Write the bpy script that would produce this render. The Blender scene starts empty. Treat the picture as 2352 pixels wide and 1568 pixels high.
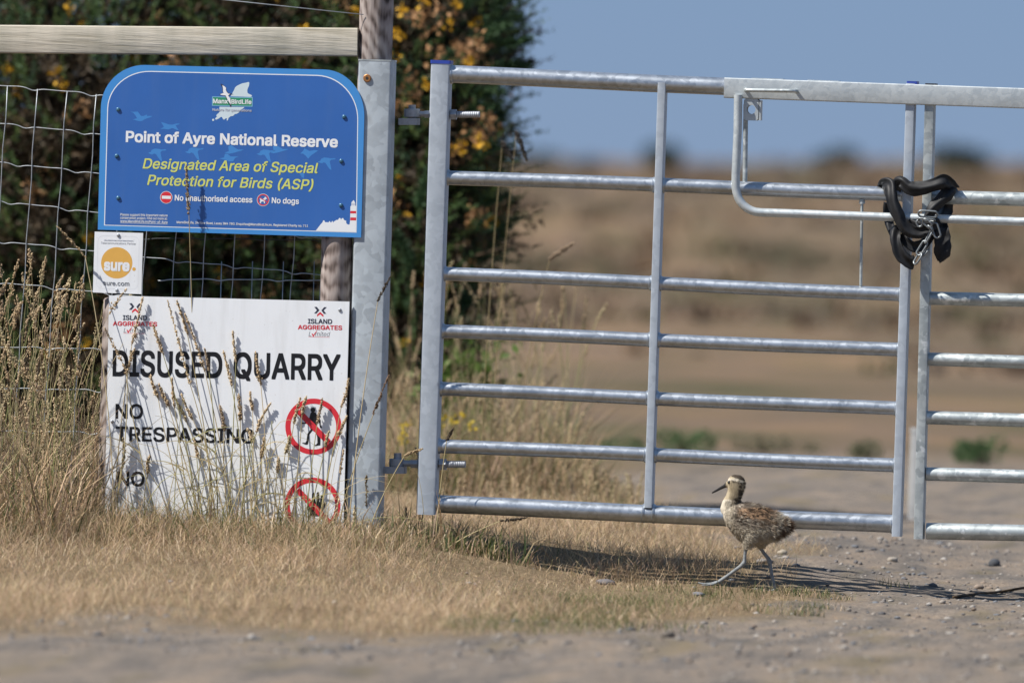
import bpy, bmesh, math, random
import numpy as np
from mathutils import Vector, Matrix, Quaternion

random.seed(7)
rng = np.random.default_rng(11)
R = math.radians

# ----------------------------------------------------------------- camera
D = 30.0                 # metres from the lens to the gate
PPM = 900.0              # photo pixels (2352 px wide frame) per metre at the gate
W2, H2 = 1176.0, 784.0
THETA, ROLL = R(8.0), R(1.9)
CAM = Vector((D * math.sin(THETA), -D * math.cos(THETA), 1.05))
TGT = Vector((0.0, 0.0, 0.602))
FWD = (TGT - CAM).normalized()
RT0 = FWD.cross(Vector((0, 0, 1))).normalized()
UP0 = RT0.cross(FWD).normalized()
RT = RT0 * math.cos(ROLL) + UP0 * math.sin(ROLL)
UP = UP0 * math.cos(ROLL) - RT0 * math.sin(ROLL)
FPX = PPM * D

scene = bpy.context.scene
COL = scene.collection
cam_d = bpy.data.cameras.new('camera')
cam = bpy.data.objects.new('camera', cam_d)
COL.objects.link(cam)
m = Matrix((RT, UP, -FWD)).transposed().to_4x4()
m.translation = CAM
cam.matrix_world = m
cam_d.sensor_width = 36.0
cam_d.lens = 36.0 * FPX / 2352.0
cam_d.clip_end = 20000
cam_d.clip_start = 0.5
cam_d.dof.use_dof = True
cam_d.dof.focus_distance = 29.95
cam_d.dof.aperture_fstop = cam_d.lens / 92.0
cam_d.dof.aperture_blades = 9
scene.camera = cam

# ----------------------------------------------------------------- light
SUN_TO = Vector((-0.57, -0.30, 0.80)).normalized()
world = bpy.data.worlds.new('World')
scene.world = world
world.use_nodes = True
nt = world.node_tree
bg = nt.nodes['Background']
sky = nt.nodes.new('ShaderNodeTexSky')
sky.sky_type = 'NISHITA'
sky.sun_disc = False
sky.sun_elevation = math.asin(SUN_TO.z)
sky.sun_rotation = math.atan2(SUN_TO.x, SUN_TO.y)
sky.altitude = 2500
sky.air_density = 1.0
sky.dust_density = 0.2
sky.ozone_density = 3.0
SKYS = 0.06; SKYC = (0.100, 0.165, 0.288)      # clear deep blue that runs right down to the horizon
bg.inputs['Strength'].default_value = SKYS
skymix = nt.nodes.new('ShaderNodeMix'); skymix.data_type = 'RGBA'
skymix.inputs[0].default_value = 0.88
skymix.inputs[7].default_value = (SKYC[0] / SKYS, SKYC[1] / SKYS, SKYC[2] / SKYS, 1)
nt.links.new(sky.outputs['Color'], skymix.inputs[6])
nt.links.new(skymix.outputs[2], bg.inputs['Color'])
sun_d = bpy.data.lights.new('sun', 'SUN')
sun_d.energy = 4.35
sun_d.angle = R(0.53)
sun_d.color = (1.0, 0.965, 0.91)
sun = bpy.data.objects.new('sun', sun_d)
COL.objects.link(sun)
sun.rotation_euler = SUN_TO.to_track_quat('Z', 'Y').to_euler()
sun.location = (-6, -3, 9)
scene.view_settings.view_transform = 'Standard'
scene.view_settings.look = 'None'
scene.view_settings.gamma = 1.0
scene.view_settings.exposure = 0.76
scene.cycles.max_bounces = 8

# ----------------------------------------------------------------- photo pixel -> place
def ray(px, py):
    return (FWD * FPX + RT * (px - W2) + UP * (H2 - py)).normalized()

def P(px, py, Y=0.0):
    d = ray(px, py)
    return CAM + d * ((Y - CAM.y) / d.y)

def zoom(ox, oy, f):
    return lambda x, y: ((ox + x / f) * 0.91875, (oy + y / f) * 0.91875)
Z1 = zoom(0, 0, 2.351); Z2 = zoom(220, 140, 3.2667); Z3 = zoom(200, 560, 3.2667)
Z4 = zoom(200, 940, 2.94); Z5 = zoom(250, 740, 3.6185); ZL = zoom(740, 480, 11.2)
ZM = zoom(500, 190, 13.067); ZD = zoom(560, 460, 8.709); ZC = zoom(700, 980, 4.9)
ZB = zoom(1700, 1140, 4.3556); ZT = zoom(2180, 420, 6.03); Z6 = zoom(1760, 160, 2.94)
ZH = zoom(860, 120, 3.92); ZK = zoom(880, 600, 2.12); ZV = zoom(1600, 907, 1.96)
PX = 1.0 / PPM

def sstep(a, b, x):
    t = np.clip((np.asarray(x, float) - a) / (b - a), 0, 1)
    return t * t * (3 - 2 * t)

# smooth value noise used for the ground's relief and for scattering
_perm = rng.random((64, 64))
def vnoise(x, y):
    x = np.asarray(x, float); y = np.asarray(y, float)
    xi = np.floor(x).astype(int); yi = np.floor(y).astype(int)
    fx = x - xi; fy = y - yi
    fx = fx * fx * (3 - 2 * fx); fy = fy * fy * (3 - 2 * fy)
    g = lambda i, j: _perm[i % 64, j % 64]
    return (g(xi, yi) * (1 - fx) + g(xi + 1, yi) * fx) * (1 - fy) + (g(xi, yi + 1) * (1 - fx) + g(xi + 1, yi + 1) * fx) * fy

YB = -0.27       # the chick walks this far in front of the gate
FOOT = [P(*ZB(1030, 1462), YB + .02), P(*ZB(330, 1388), YB - .02)]

def ground_base(x, y):
    x = np.asarray(x, float); y = np.asarray(y, float)
    z = 0.085 * sstep(0.42, -0.45, x) * sstep(-2.6, -0.35, y) * (1 - 0.8 * sstep(1.5, 6, y))
    z = z + 0.022 * (vnoise(x * 1.3 + 3, y * 1.3) - 0.5) + 0.012 * (vnoise(x * 4.1, y * 4.1 + 9) - 0.5)
    z = z + 0.040 * sstep(-0.06, 0.50, y) * sstep(-0.40, 0.05, x) * (1 - sstep(0.55, 1.1, x)) * (1 - sstep(2.5, 5.0, y))
    dist = np.hypot(x - CAM.x, y - CAM.y)
    lat = (x - CAM.x) * math.cos(THETA) + (y - CAM.y) * math.sin(THETA)
    bank = (1.06 + 0.03 * np.clip(lat, -14, 16)) * sstep(62, 235, dist) * (1 - 0.2 * sstep(300, 900, dist))
    z = z + bank * (y > 0)
    rough = sstep(45, 90, dist) * (y > 0)
    z = z + rough * (0.22 * (vnoise(x * 0.21, y * 0.11) - 0.5) + 0.14 * (vnoise(x * 0.7, y * 0.4) - 0.5))
    return z

_fix = [(f.x, f.y, f.z - 0.006 - float(ground_base(f.x, f.y))) for f in FOOT]
def ground_z(x, y):
    x = np.asarray(x, float); y = np.asarray(y, float)
    z = ground_base(x, y)
    w = [np.exp(-((x - a) ** 2 + (y - b) ** 2) / (2 * 0.13 ** 2)) for a, b, _ in _fix]
    s = np.maximum(sum(w), 1.0)
    for (a, b, dz), wi in zip(_fix, w):
        z = z + dz * wi / s
    return z

def G(px, py):
    d = ray(px, py)
    z = 0.0
    for _ in range(12):
        t = (z - CAM.z) / d.z
        p = CAM + d * t
        z = float(ground_z(p.x, p.y))
    p.z = z
    return p

# ----------------------------------------------------------------- materials
def new_mat(name):
    mt = bpy.data.materials.new(name)
    mt.use_nodes = True
    t = mt.node_tree
    return mt, t, t.nodes['Principled BSDF']

def mapping(t, scale, coord='Object'):
    tc = t.nodes.new('ShaderNodeTexCoord')
    mp = t.nodes.new('ShaderNodeMapping')
    mp.inputs['Scale'].default_value = scale
    t.links.new(tc.outputs[coord], mp.inputs['Vector'])
    return mp.outputs['Vector']

def noise(t, vec, scale, detail=4, rough=0.55):
    n = t.nodes.new('ShaderNodeTexNoise')
    n.inputs['Scale'].default_value = scale
    n.inputs['Detail'].default_value = detail
    n.inputs['Roughness'].default_value = rough
    t.links.new(vec, n.inputs['Vector'])
    return n.outputs['Fac']

def ramp(t, fac, stops):
    r = t.nodes.new('ShaderNodeValToRGB')
    e = r.color_ramp.elements
    while len(e) > 1:
        e.remove(e[-1])
    for i, (p, c) in enumerate(stops):
        el = e[0] if i == 0 else e.new(p)
        el.position = p
        el.color = (*c, 1) if len(c) == 3 else c
    t.links.new(fac, r.inputs['Fac'])
    return r.outputs['Color']

def mixc(t, a, b, fac, mode='MIX'):
    n = t.nodes.new('ShaderNodeMix')
    n.data_type = 'RGBA'
    n.blend_type = mode
    for s, v in ((n.inputs[0], fac), (n.inputs[6], a), (n.inputs[7], b)):
        if hasattr(v, 'is_output') or isinstance(v, bpy.types.NodeSocket):
            t.links.new(v, s)
        else:
            s.default_value = (*v, 1) if isinstance(v, tuple) and len(v) == 3 else v
    return n.outputs[2]

def bump(t, bsdf, fac, strength, dist):
    b = t.nodes.new('ShaderNodeBump')
    b.inputs['Strength'].default_value = strength
    b.inputs['Distance'].default_value = dist
    t.links.new(fac, b.inputs['Height'])
    t.links.new(b.outputs['Normal'], bsdf.inputs['Normal'])

def plain(name, col, rough=0.5, metal=0.0, var=0.06, scale=40, spec=0.5):
    mt, t, b = new_mat(name)
    v = mapping(t, (1, 1, 1))
    f = noise(t, v, scale)
    lo = tuple(c * (1 - var) for c in col); hi = tuple(min(1, c * (1 + var)) for c in col)
    t.links.new(ramp(t, f, [(0.3, lo), (0.7, hi)]), b.inputs['Base Color'])
    b.inputs['Roughness'].default_value = rough
    b.inputs['Metallic'].default_value = metal
    b.inputs['Specular IOR Level'].default_value = spec
    return mt

def galvanised(name, lo, hi, rough=(0.3, 0.5), metal=0.75, spangle=70, blotch=None, relief=0.12):
    mt, t, b = new_mat(name)
    v = mapping(t, (1, 1, 1))
    vo = t.nodes.new('ShaderNodeTexVoronoi')
    vo.inputs['Scale'].default_value = spangle
    warp = t.nodes.new('ShaderNodeTexNoise'); warp.inputs['Scale'].default_value = 25
    t.links.new(v, warp.inputs['Vector'])
    wv = mixc(t, v, warp.outputs['Color'], 0.05)
    t.links.new(wv, vo.inputs['Vector'])
    sep = t.nodes.new('ShaderNodeSeparateColor')
    t.links.new(vo.outputs['Color'], sep.inputs['Color'])
    n1 = noise(t, v, 14, 5, 0.65)
    mx = t.nodes.new('ShaderNodeMath'); mx.operation = 'MULTIPLY_ADD'
    mx.inputs[1].default_value = 0.45
    t.links.new(sep.outputs[0], mx.inputs[0]); t.links.new(n1, mx.inputs[2])
    c = ramp(t, mx.outputs[0], [(0.4, lo), (0.95, hi)])
    if blotch:
        n2 = noise(t, v, blotch[1], 3, 0.6)
        f2 = ramp(t, n2, [(blotch[2], (0, 0, 0)), (blotch[2] + 0.05, (1, 1, 1))])
        c = mixc(t, c, blotch[0], f2)
    t.links.new(c, b.inputs['Base Color'])
    rr = ramp(t, mx.outputs[0], [(0.4, (rough[0],) * 3), (1.0, (rough[1],) * 3)])
    t.links.new(rr, b.inputs['Roughness'])
    b.inputs['Metallic'].default_value = metal
    bump(t, b, noise(t, v, 180, 3), relief, 0.001)
    return mt

def wood(name, stops, stretch=(60, 60, 5), rough=0.85, knots=True):
    mt, t, b = new_mat(name)
    v = mapping(t, stretch)
    f = noise(t, v, 1.0, 8, 0.65)
    if knots:
        v2 = mapping(t, (14, 14, 6))
        w = t.nodes.new('ShaderNodeTexWave')
        w.wave_type = 'RINGS'; w.rings_direction = 'SPHERICAL'
        w.inputs['Scale'].default_value = 1.2
        w.inputs['Distortion'].default_value = 9
        w.inputs['Detail'].default_value = 3
        t.links.new(v2, w.inputs['Vector'])
        mx = t.nodes.new('ShaderNodeMath'); mx.operation = 'MULTIPLY_ADD'
        mx.inputs[1].default_value = 0.28
        t.links.new(w.outputs['Fac'], mx.inputs[0]); t.links.new(f, mx.inputs[2])
        f = mx.outputs[0]
    c = ramp(t, f, stops)
    big = noise(t, mapping(t, (9, 9, 2.5)), 1.0, 4)
    c = mixc(t, c, ramp(t, big, [(0.35, (0.72, 0.70, 0.66)), (0.65, (1.12, 1.05, 1.0))]), 0.8, 'MULTIPLY')
    t.links.new(c, b.inputs['Base Color'])
    b.inputs['Roughness'].default_value = rough
    b.inputs['Specular IOR Level'].default_value = 0.2
    bump(t, b, f, 0.6, 0.004)
    return mt

def leafy(name, rough=0.7, trans=0.25, spec=0.25):
    mt, t, b = new_mat(name)
    a = t.nodes.new('ShaderNodeVertexColor'); a.layer_name = 'Col'
    t.links.new(a.outputs['Color'], b.inputs['Base Color'])
    b.inputs['Roughness'].default_value = rough
    b.inputs['Specular IOR Level'].default_value = spec
    if trans > 0:
        tr = t.nodes.new('ShaderNodeBsdfTranslucent')
        t.links.new(a.outputs['Color'], tr.inputs['Color'])
        mxs = t.nodes.new('ShaderNodeMixShader'); mxs.inputs[0].default_value = trans
        t.links.new(b.outputs[0], mxs.inputs[1]); t.links.new(tr.outputs[0], mxs.inputs[2])
        t.links.new(mxs.outputs[0], t.nodes['Material Output'].inputs['Surface'])
    return mt

M = {}
M['galv'] = galvanised('galvanised steel, newer', (0.33, 0.355, 0.38), (0.46, 0.49, 0.525), (0.31, 0.40), 0.80, 90, None, 0.05)
M['galv_old'] = galvanised('galvanised steel, dull', (0.30, 0.33, 0.33), (0.50, 0.53, 0.52), (0.4, 0.55), 0.6, 60,
                           ((0.66, 0.68, 0.67), 22, 0.60))
M['galv_post'] = galvanised('galvanised steel, spangled', (0.36, 0.395, 0.42), (0.49, 0.54, 0.575), (0.45, 0.6), 0.35, 48,
                            ((0.39, 0.42, 0.44), 7, 0.60))
M['galv_flat'] = galvanised('galvanised steel, painted-looking stile', (0.385, 0.425, 0.47), (0.46, 0.505, 0.555), (0.45, 0.55), 0.35, 60)
M['galv_beam'] = galvanised('galvanised steel, latch', (0.43, 0.465, 0.475), (0.54, 0.57, 0.57), (0.4, 0.5), 0.4, 90)
M['zinc'] = plain('zinc plated fittings', (0.33, 0.345, 0.37), 0.5, 0.4, 0.15, 90)
M['cap_blue'] = plain('blue plastic cap', (0.03, 0.06, 0.32), 0.4)
M['cap_dark'] = plain('dark plastic cap', (0.035, 0.035, 0.04), 0.45)
M['brass'] = plain('rusty brass screw', (0.42, 0.19, 0.07), 0.45, 0.6, 0.2, 300)
M['hole'] = plain('dark recess', (0.02, 0.02, 0.02), 0.8)
M['wood_grey'] = wood('weathered round timber', [(0.36, (0.035, 0.028, 0.026)), (0.50, (0.17, 0.138, 0.125)), (0.62, (0.27, 0.23, 0.215)), (0.85, (0.37, 0.33, 0.31))])
M['wood_pale'] = wood('pale sawn timber', [(0.2, (0.30, 0.27, 0.20)), (0.5, (0.52, 0.49, 0.41)), (0.8, (0.62, 0.59, 0.51))], (6, 60, 90), knots=False)
M['wire'] = plain('fence wire', (0.40, 0.42, 0.43), 0.5, 0.5, 0.2, 60)
M['wire_dark'] = plain('old dark wire', (0.05, 0.05, 0.05), 0.6, 0.3)
M['rubber'] = plain('black rubber inner tube', (0.012, 0.012, 0.013), 0.56, 0, 0.4, 90, 0.30)
M['chain'] = plain('steel chain', (0.22, 0.235, 0.24), 0.45, 0.7, 0.3, 200)
M['sign_edge'] = plain('light blue print', (0.055, 0.26, 0.62), 0.38, 0, 0.03, 12)
M['sign_blue'] = plain('dark blue print', (0.033, 0.128, 0.41), 0.38, 0, 0.05, 7)
M['bird_blue'] = plain('mid blue print', (0.055, 0.23, 0.57), 0.4, 0, 0.03, 12)
M['white'] = plain('white print', (0.80, 0.81, 0.82), 0.4, 0, 0.02, 12)
M['panel_white'] = plain('white sign sheet', (0.83, 0.845, 0.86), 0.35, 0, 0.03, 5)
def soil(mt, amount, tint):
    t = mt.node_tree; b = t.nodes['Principled BSDF']
    src = b.inputs['Base Color'].links[0].from_socket
    st = ramp(t, noise(t, mapping(t, (26, 1, 3.2)), 1.0, 6, 0.6), [(0.48, (0, 0, 0)), (0.80, (amount,) * 3)])
    sp = ramp(t, noise(t, mapping(t, (1, 1, 1)), 130, 2, 0.5), [(0.68, (0, 0, 0)), (0.74, (amount * 1.3,) * 3)])
    f = mixc(t, st, sp, 1.0, 'LIGHTEN')
    t.links.new(mixc(t, src, tint, f), b.inputs['Base Color'])
soil(M['panel_white'], 0.30, (0.42, 0.40, 0.36))
for k_ in ('sign_edge', 'sign_blue'): soil(M[k_], 0.10, (0.16, 0.22, 0.32))
M['logo_pale'] = plain('pale logo print', (0.60, 0.70, 0.74), 0.4, 0, 0.02)
M['yellow'] = plain('lime yellow print', (0.62, 0.66, 0.17), 0.4, 0, 0.02)
M['green'] = plain('green print', (0.03, 0.26, 0.13), 0.4, 0, 0.02)
M['red'] = plain('red print', (0.66, 0.030, 0.045), 0.4, 0, 0.03)
M['black'] = plain('black print', (0.008, 0.008, 0.010), 0.4, 0, 0.1)
M['navy'] = plain('dark navy print', (0.03, 0.035, 0.06), 0.4, 0, 0.05)
M['grey_print'] = plain('grey print', (0.16, 0.17, 0.19), 0.4, 0, 0.05)
M['faint'] = plain('faint grey print', (0.58, 0.60, 0.66), 0.4, 0, 0.02)
M['orange'] = plain('orange print', (0.72, 0.40, 0.085), 0.4, 0, 0.03)
M['grass'] = leafy('dry grass', 0.65, 0.30)
M['gorse'] = leafy('gorse spines', 0.6, 0.12, 0.25)
M['petal'] = leafy('gorse flowers', 0.6, 0.25)
M['stone'] = leafy('stone', 0.85, 0.0, 0.3)
M['bird'] = leafy('chick plumage', 0.8, 0.0, 0.15)
M['down'] = leafy('chick down', 0.8, 0.2, 0.1)
M['eye'] = plain('dark eye', (0.006, 0.005, 0.005), 0.12, 0, 0.05, 40, 0.8)
M['twig'] = wood('gorse wood', [(0.3, (0.05, 0.035, 0.02)), (0.7, (0.14, 0.10, 0.065))], (40, 40, 40), knots=False)
M['white_post'] = plain('weathered white marker paint', (0.46, 0.46, 0.45), 0.6, 0, 0.1)

# ----------------------------------------------------------------- object helpers
def link(name, data=None, parent=None):
    o = bpy.data.objects.new(name, data)
    COL.objects.link(o)
    if parent is not None:
        o.parent = parent
        o.matrix_parent_inverse = Matrix.Translation(-parent.location)
    return o

def tag(o, label=None, cat=None, group=None, kind=None):
    if label: o['label'] = label
    if cat: o['category'] = cat
    if group: o['group'] = group
    if kind: o['kind'] = kind
    return o

def thing(name, loc, label, cat, group=None):
    o = bpy.data.objects.new(name, None)
    COL.objects.link(o)
    o.empty_display_size = 0.1
    o.location = loc
    return tag(o, label, cat, group)

class MB:
    """collects world-space geometry of ONE part"""
    def __init__(s):
        s.v = []; s.f = []
    def add(s, vs, fs):
        n = len(s.v)
        s.v += [tuple(p) for p in vs]
        s.f += [tuple(i + n for i in f) for f in fs]
        return s
    def box(s, c, ax, ay, az, bev=0.0):
        """box with half axes; long edges along az get a small chamfer"""
        c = Vector(c)
        if bev <= 0:
            prof = [(-1, -1), (1, -1), (1, 1), (-1, 1)]
        else:
            bx = bev / ax.length; by = bev / ay.length
            prof = []
            for cx, cy, a0 in ((1 - bx, -1 + by, -90), (1 - bx, 1 - by, 0), (-1 + bx, 1 - by, 90), (-1 + bx, -1 + by, 180)):
                for k in range(4):
                    a = R(a0 + 30 * k)
                    prof.append((cx + bx * math.cos(a), cy + by * math.sin(a)))
        n = len(prof)
        vs = [c + ax * x + ay * y - az for x, y in prof] + [c + ax * x + ay * y + az for x, y in prof]
        fs = [(i, (i + 1) % n, n + (i + 1) % n, n + i) for i in range(n)]
        fs += [tuple(range(n))[::-1], tuple(range(n, 2 * n))]
        return s.add(vs, fs)
    def tube(s, pts, r, n=12, caps=True):
        pts = [Vector(p) for p in pts]
        if not hasattr(r, '__len__'): r = [r] * len(pts)
        t0 = (pts[1] - pts[0]).normalized()
        ref = Vector((0, 0, 1)) if abs(t0.z) < 0.9 else Vector((0, 1, 0))
        u = t0.cross(ref).normalized()
        vs = []; fs = []
        for i, p in enumerate(pts):
            t = (pts[min(i + 1, len(pts) - 1)] - pts[max(i - 1, 0)]).normalized()
            u = (u - t * u.dot(t)).normalized()
            w = t.cross(u)
            for k in range(n):
                a = 2 * math.pi * k / n
                vs.append(p + (u * math.cos(a) + w * math.sin(a)) * r[i])
        for i in range(len(pts) - 1):
            for k in range(n):
                a = i * n + k; b = i * n + (k + 1) % n
                fs.append((a, b, b + n, a + n))
        if caps:
            fs += [tuple(range(n))[::-1], tuple(range((len(pts) - 1) * n, len(pts) * n))]
        return s.add(vs, fs)
    def build(s, name, mat, parent=None, smooth=False, angle=None):
        me = bpy.data.meshes.new(name)
        off = parent.location if parent is not None else Vector((0, 0, 0))
        top = parent
        while top is not None and top.parent is not None:
            top = top.parent
        off = top.location if top is not None else Vector((0, 0, 0))
        me.from_pydata([tuple(Vector(p) - off) for p in s.v], [], s.f)
        bm = bmesh.new(); bm.from_mesh(me)
        bmesh.ops.recalc_face_normals(bm, faces=bm.faces)
        bm.to_mesh(me); bm.free()
        me.materials.append(mat)
        if smooth:
            me.polygons.foreach_set('use_smooth', [True] * len(me.polygons))
            if angle:
                me.set_sharp_from_angle(angle=R(angle))
        o = bpy.data.objects.new(name, me)
        COL.objects.link(o)
        if parent is not None:
            o.parent = parent
        return o

def mesh_np(name, verts, faces_flat, loop_totals, colors=None, mat=None, smooth=False):
    me = bpy.data.meshes.new(name)
    nv = len(verts)
    me.vertices.add(nv)
    me.vertices.foreach_set('co', np.asarray(verts, np.float32).ravel())
    me.loops.add(len(faces_flat))
    me.loops.foreach_set('vertex_index', np.asarray(faces_flat, np.int32))
    lt = np.asarray(loop_totals, np.int32)
    me.polygons.add(len(lt))
    me.polygons.foreach_set('loop_start', np.concatenate([[0], np.cumsum(lt)[:-1]]).astype(np.int32))
    me.polygons.foreach_set('loop_total', lt)
    me.update(calc_edges=True)
    if colors is not None:
        ca = me.color_attributes.new('Col', 'FLOAT_COLOR', 'POINT')
        c4 = np.ones((nv, 4), np.float32); c4[:, :3] = colors
        ca.data.foreach_set('color', c4.ravel())
    if mat: me.materials.append(mat)
    if smooth: me.polygons.foreach_set('use_smooth', np.ones(len(lt), bool))
    return me

def place(name, me, parent=None, off=None):
    o = bpy.data.objects.new(name, me)
    COL.objects.link(o)
    if parent is not None: o.parent = parent
    return o

def shift(verts, root):
    return np.asarray(verts) - np.array(root.location)

# ================================================================= GROUND
VERGE = [(-200, 1447), (300, 1436), (900, 1452), (1300, 1448), (1500, 1436), (1650, 1412), (1800, 1402), (1900, 1388), (1830, 1352),
         (1770, 1325), (1730, 1292), (1640, 1250), (1540, 1215), (1470, 1160), (1430, 1090), (1420, 1010)]
def flat(px, py):
    d = ray(px, py); p = CAM + d * (-CAM.z / d.z)
    return (p.x, p.y)
VPOLY = np.array([flat(*q) for q in VERGE] + [(-14, 22), (-14, -3.6)])
def in_poly(x, y, poly):
    inside = np.zeros(np.shape(x), bool)
    j = len(poly) - 1
    for i in range(len(poly)):
        xi, yi = poly[i]; xj, yj = poly[j]
        c = ((yi > y) != (yj > y)) & (x < (xj - xi) * (y - yi) / (yj - yi + 1e-12) + xi)
        inside ^= c
        j = i
    return inside
def verge_mask(x, y):
    """1 on the grass verge, 0 on the gravel, with a ragged border"""
    acc = 0
    for k in range(6):
        a = k * 1.05
        acc = acc + in_poly(x + 0.07 * np.cos(a) + 0.35 * (vnoise(x * 3.3, y * 1.7) - 0.5), y + 0.55 * np.sin(a) + 1.5 * (vnoise(x * 2.2 + 5, y * 1.1) - 0.5), VPOLY)
    return acc / 6.0

def axis(fine0, fine1, step, grow, lo, hi):
    a = list(np.arange(fine0, fine1, step))
    s = step; x = a[-1]
    while x < hi:
        s *= grow; x += s; a.append(x)
    s = step; x = fine0
    while x > lo:
        s *= grow; x -= s; a.insert(0, x)
    return np.array(a)

def make_ground():
    xs = axis(-2.4, 2.6, 0.022, 1.07, -4000, 4000)
    ys = axis(-6.2, 4.5, 0.03, 1.05, -300, 5000)
    X, Y = np.meshgrid(xs, ys)
    Z = ground_z(X, Y)
    near = np.exp(-((np.hypot(X - 0.2, Y + 1) / 7.0) ** 2))
    Z = Z + near * (0.008 * (vnoise(X * 17, Y * 17) - 0.5) + 0.006 * (vnoise(X * 41, Y * 41) - 0.5))
    nx, ny = len(xs), len(ys)
    V = np.stack([X, Y, Z], -1).reshape(-1, 3)
    i = np.arange(nx * (ny - 1)).reshape(ny - 1, nx)[:, :-1].ravel()
    F = np.stack([i, i + 1, i + nx + 1, i + nx], -1).ravel()
    vm = verge_mask(X, Y).ravel()
    dist = np.hypot(X - CAM.x, Y - CAM.y).ravel()
    heath = sstep(38.5, 47, dist + 6 * (vnoise(X * 0.8, Y * 0.3).ravel() - 0.5)) * (Y.ravel() > 0)
    me = mesh_np('ground', V, F, np.full(len(F) // 4, 4), np.stack([vm, heath, 0 * vm], -1), None, True)
    mt, t, b = new_mat('ground: gravel, turf soil and heath')
    vc = t.nodes.new('ShaderNodeVertexColor'); vc.layer_name = 'Col'
    sp = t.nodes.new('ShaderNodeSeparateColor'); t.links.new(vc.outputs['Color'], sp.inputs['Color'])
    v = mapping(t, (1, 1, 1))
    g1 = ramp(t, noise(t, v, 75, 6, 0.75), [(0.28, (0.085, 0.075, 0.068)), (0.45, (0.17, 0.145, 0.122)), (0.6, (0.225, 0.192, 0.160)), (0.78, (0.36, 0.325, 0.285))])
    g2 = ramp(t, noise(t, v, 5, 4), [(0.3, (0.86, 0.84, 0.82)), (0.7, (1.15, 1.10, 1.04))])
    gravel = mixc(t, g1, g2, 1.0, 'MULTIPLY')
    streak = noise(t, mapping(t, (9, 1.6, 9)), 1.0, 5, 0.65)
    gravel = mixc(t, gravel, ramp(t, streak, [(0.36, (0.62, 0.67, 0.74)), (0.5, (0.98, 0.99, 1.0)), (0.64, (1.22, 1.16, 1.08))]), 0.9, 'MULTIPLY')
    moss = ramp(t, noise(t, mapping(t, (4, 0.9, 4)), 1.0, 4, 0.6), [(0.54, (0, 0, 0)), (0.66, (0.45, 0.45, 0.45))])
    gravel = mixc(t, gravel, (0.16, 0.125, 0.062), moss)
    s1 = ramp(t, noise(t, v, 55, 5, 0.7), [(0.3, (0.10, 0.072, 0.040)), (0.55, (0.20, 0.145, 0.085)), (0.75, (0.30, 0.225, 0.135))])
    h1 = ramp(t, noise(t, mapping(t, (1, 0.5, 1)), 0.55, 4, 0.6), [(0.34, (0.090, 0.085, 0.045)), (0.43, (0.135, 0.102, 0.064)), (0.52, (0.160, 0.116, 0.084)), (0.60, (0.205, 0.138, 0.084)), (0.70, (0.120, 0.108, 0.058))])
    h2 = ramp(t, noise(t, mapping(t, (1, 0.35, 1)), 0.22, 3), [(0.35, (0.75, 0.78, 0.74)), (0.65, (1.2, 1.12, 1.05))])
    heathc = mixc(t, h1, h2, 1.0, 'MULTIPLY')
    c = mixc(t, gravel, s1, sp.outputs[0])
    c = mixc(t, c, heathc, sp.outputs[1])
    t.links.new(c, b.inputs['Base Color'])
    b.inputs['Roughness'].default_value = 0.95
    b.inputs['Specular IOR Level'].default_value = 0.1
    bump(t, b, noise(t, v, 110, 5, 0.7), 0.7, 0.01)
    me.materials.append(mt)
    tag(place('ground', me), kind='structure')
make_ground()

# ================================================================= GATES, POSTS
YS = -0.0795      # face of the blue and the small sign
YQ = -0.0840      # face of the quarry sign
EY = Vector((0, 1, 0))

def bar(mb, top, bot, width, depth, Y=0.0, bev=0.003):
    """upright box section between two photo points"""
    a = P(*top, Y); b = P(*bot, Y)
    ax = (a - b).normalized()
    side = ax.cross(EY).normalized()
    mb.box((a + b) / 2, side * (width / 2), EY * (depth / 2), (a - b) / 2, bev)
    return a, b

def rail_tube(mb, pa, pb, dia, Y=0.0, n=28, wob=0.0012):
    a = P(*pa, Y); b = P(*pb, Y)
    pts = []
    for i in range(13):
        t = i / 12
        p = a.lerp(b, t)
        p.z += wob * math.sin(t * 7 + pa[1])
        pts.append(p)
    mb.tube(pts, dia / 2, n)

def nut_bolt(parent, shank0, shank1, nut0, nut1, bolt_end, row, dia, Y):
    m1 = MB()
    pts = [P(*shank0, Y), P(*shank1, Y)]
    m1.tube(pts, dia * 0.5, 14)
    # threaded end
    a = P(*nut1, Y); b = P(*bolt_end, Y)
    th = []; rr = []
    k = int((b - a).length / 0.0022)
    for i in range(k + 1):
        th.append(a.lerp(b, i / k)); rr.append(dia * (0.5 if i % 2 else 0.43))
    m1.tube([P(*shank1, Y), a], dia * 0.47, 14)
    m1.tube(th, rr, 14)
    return m1

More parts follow.
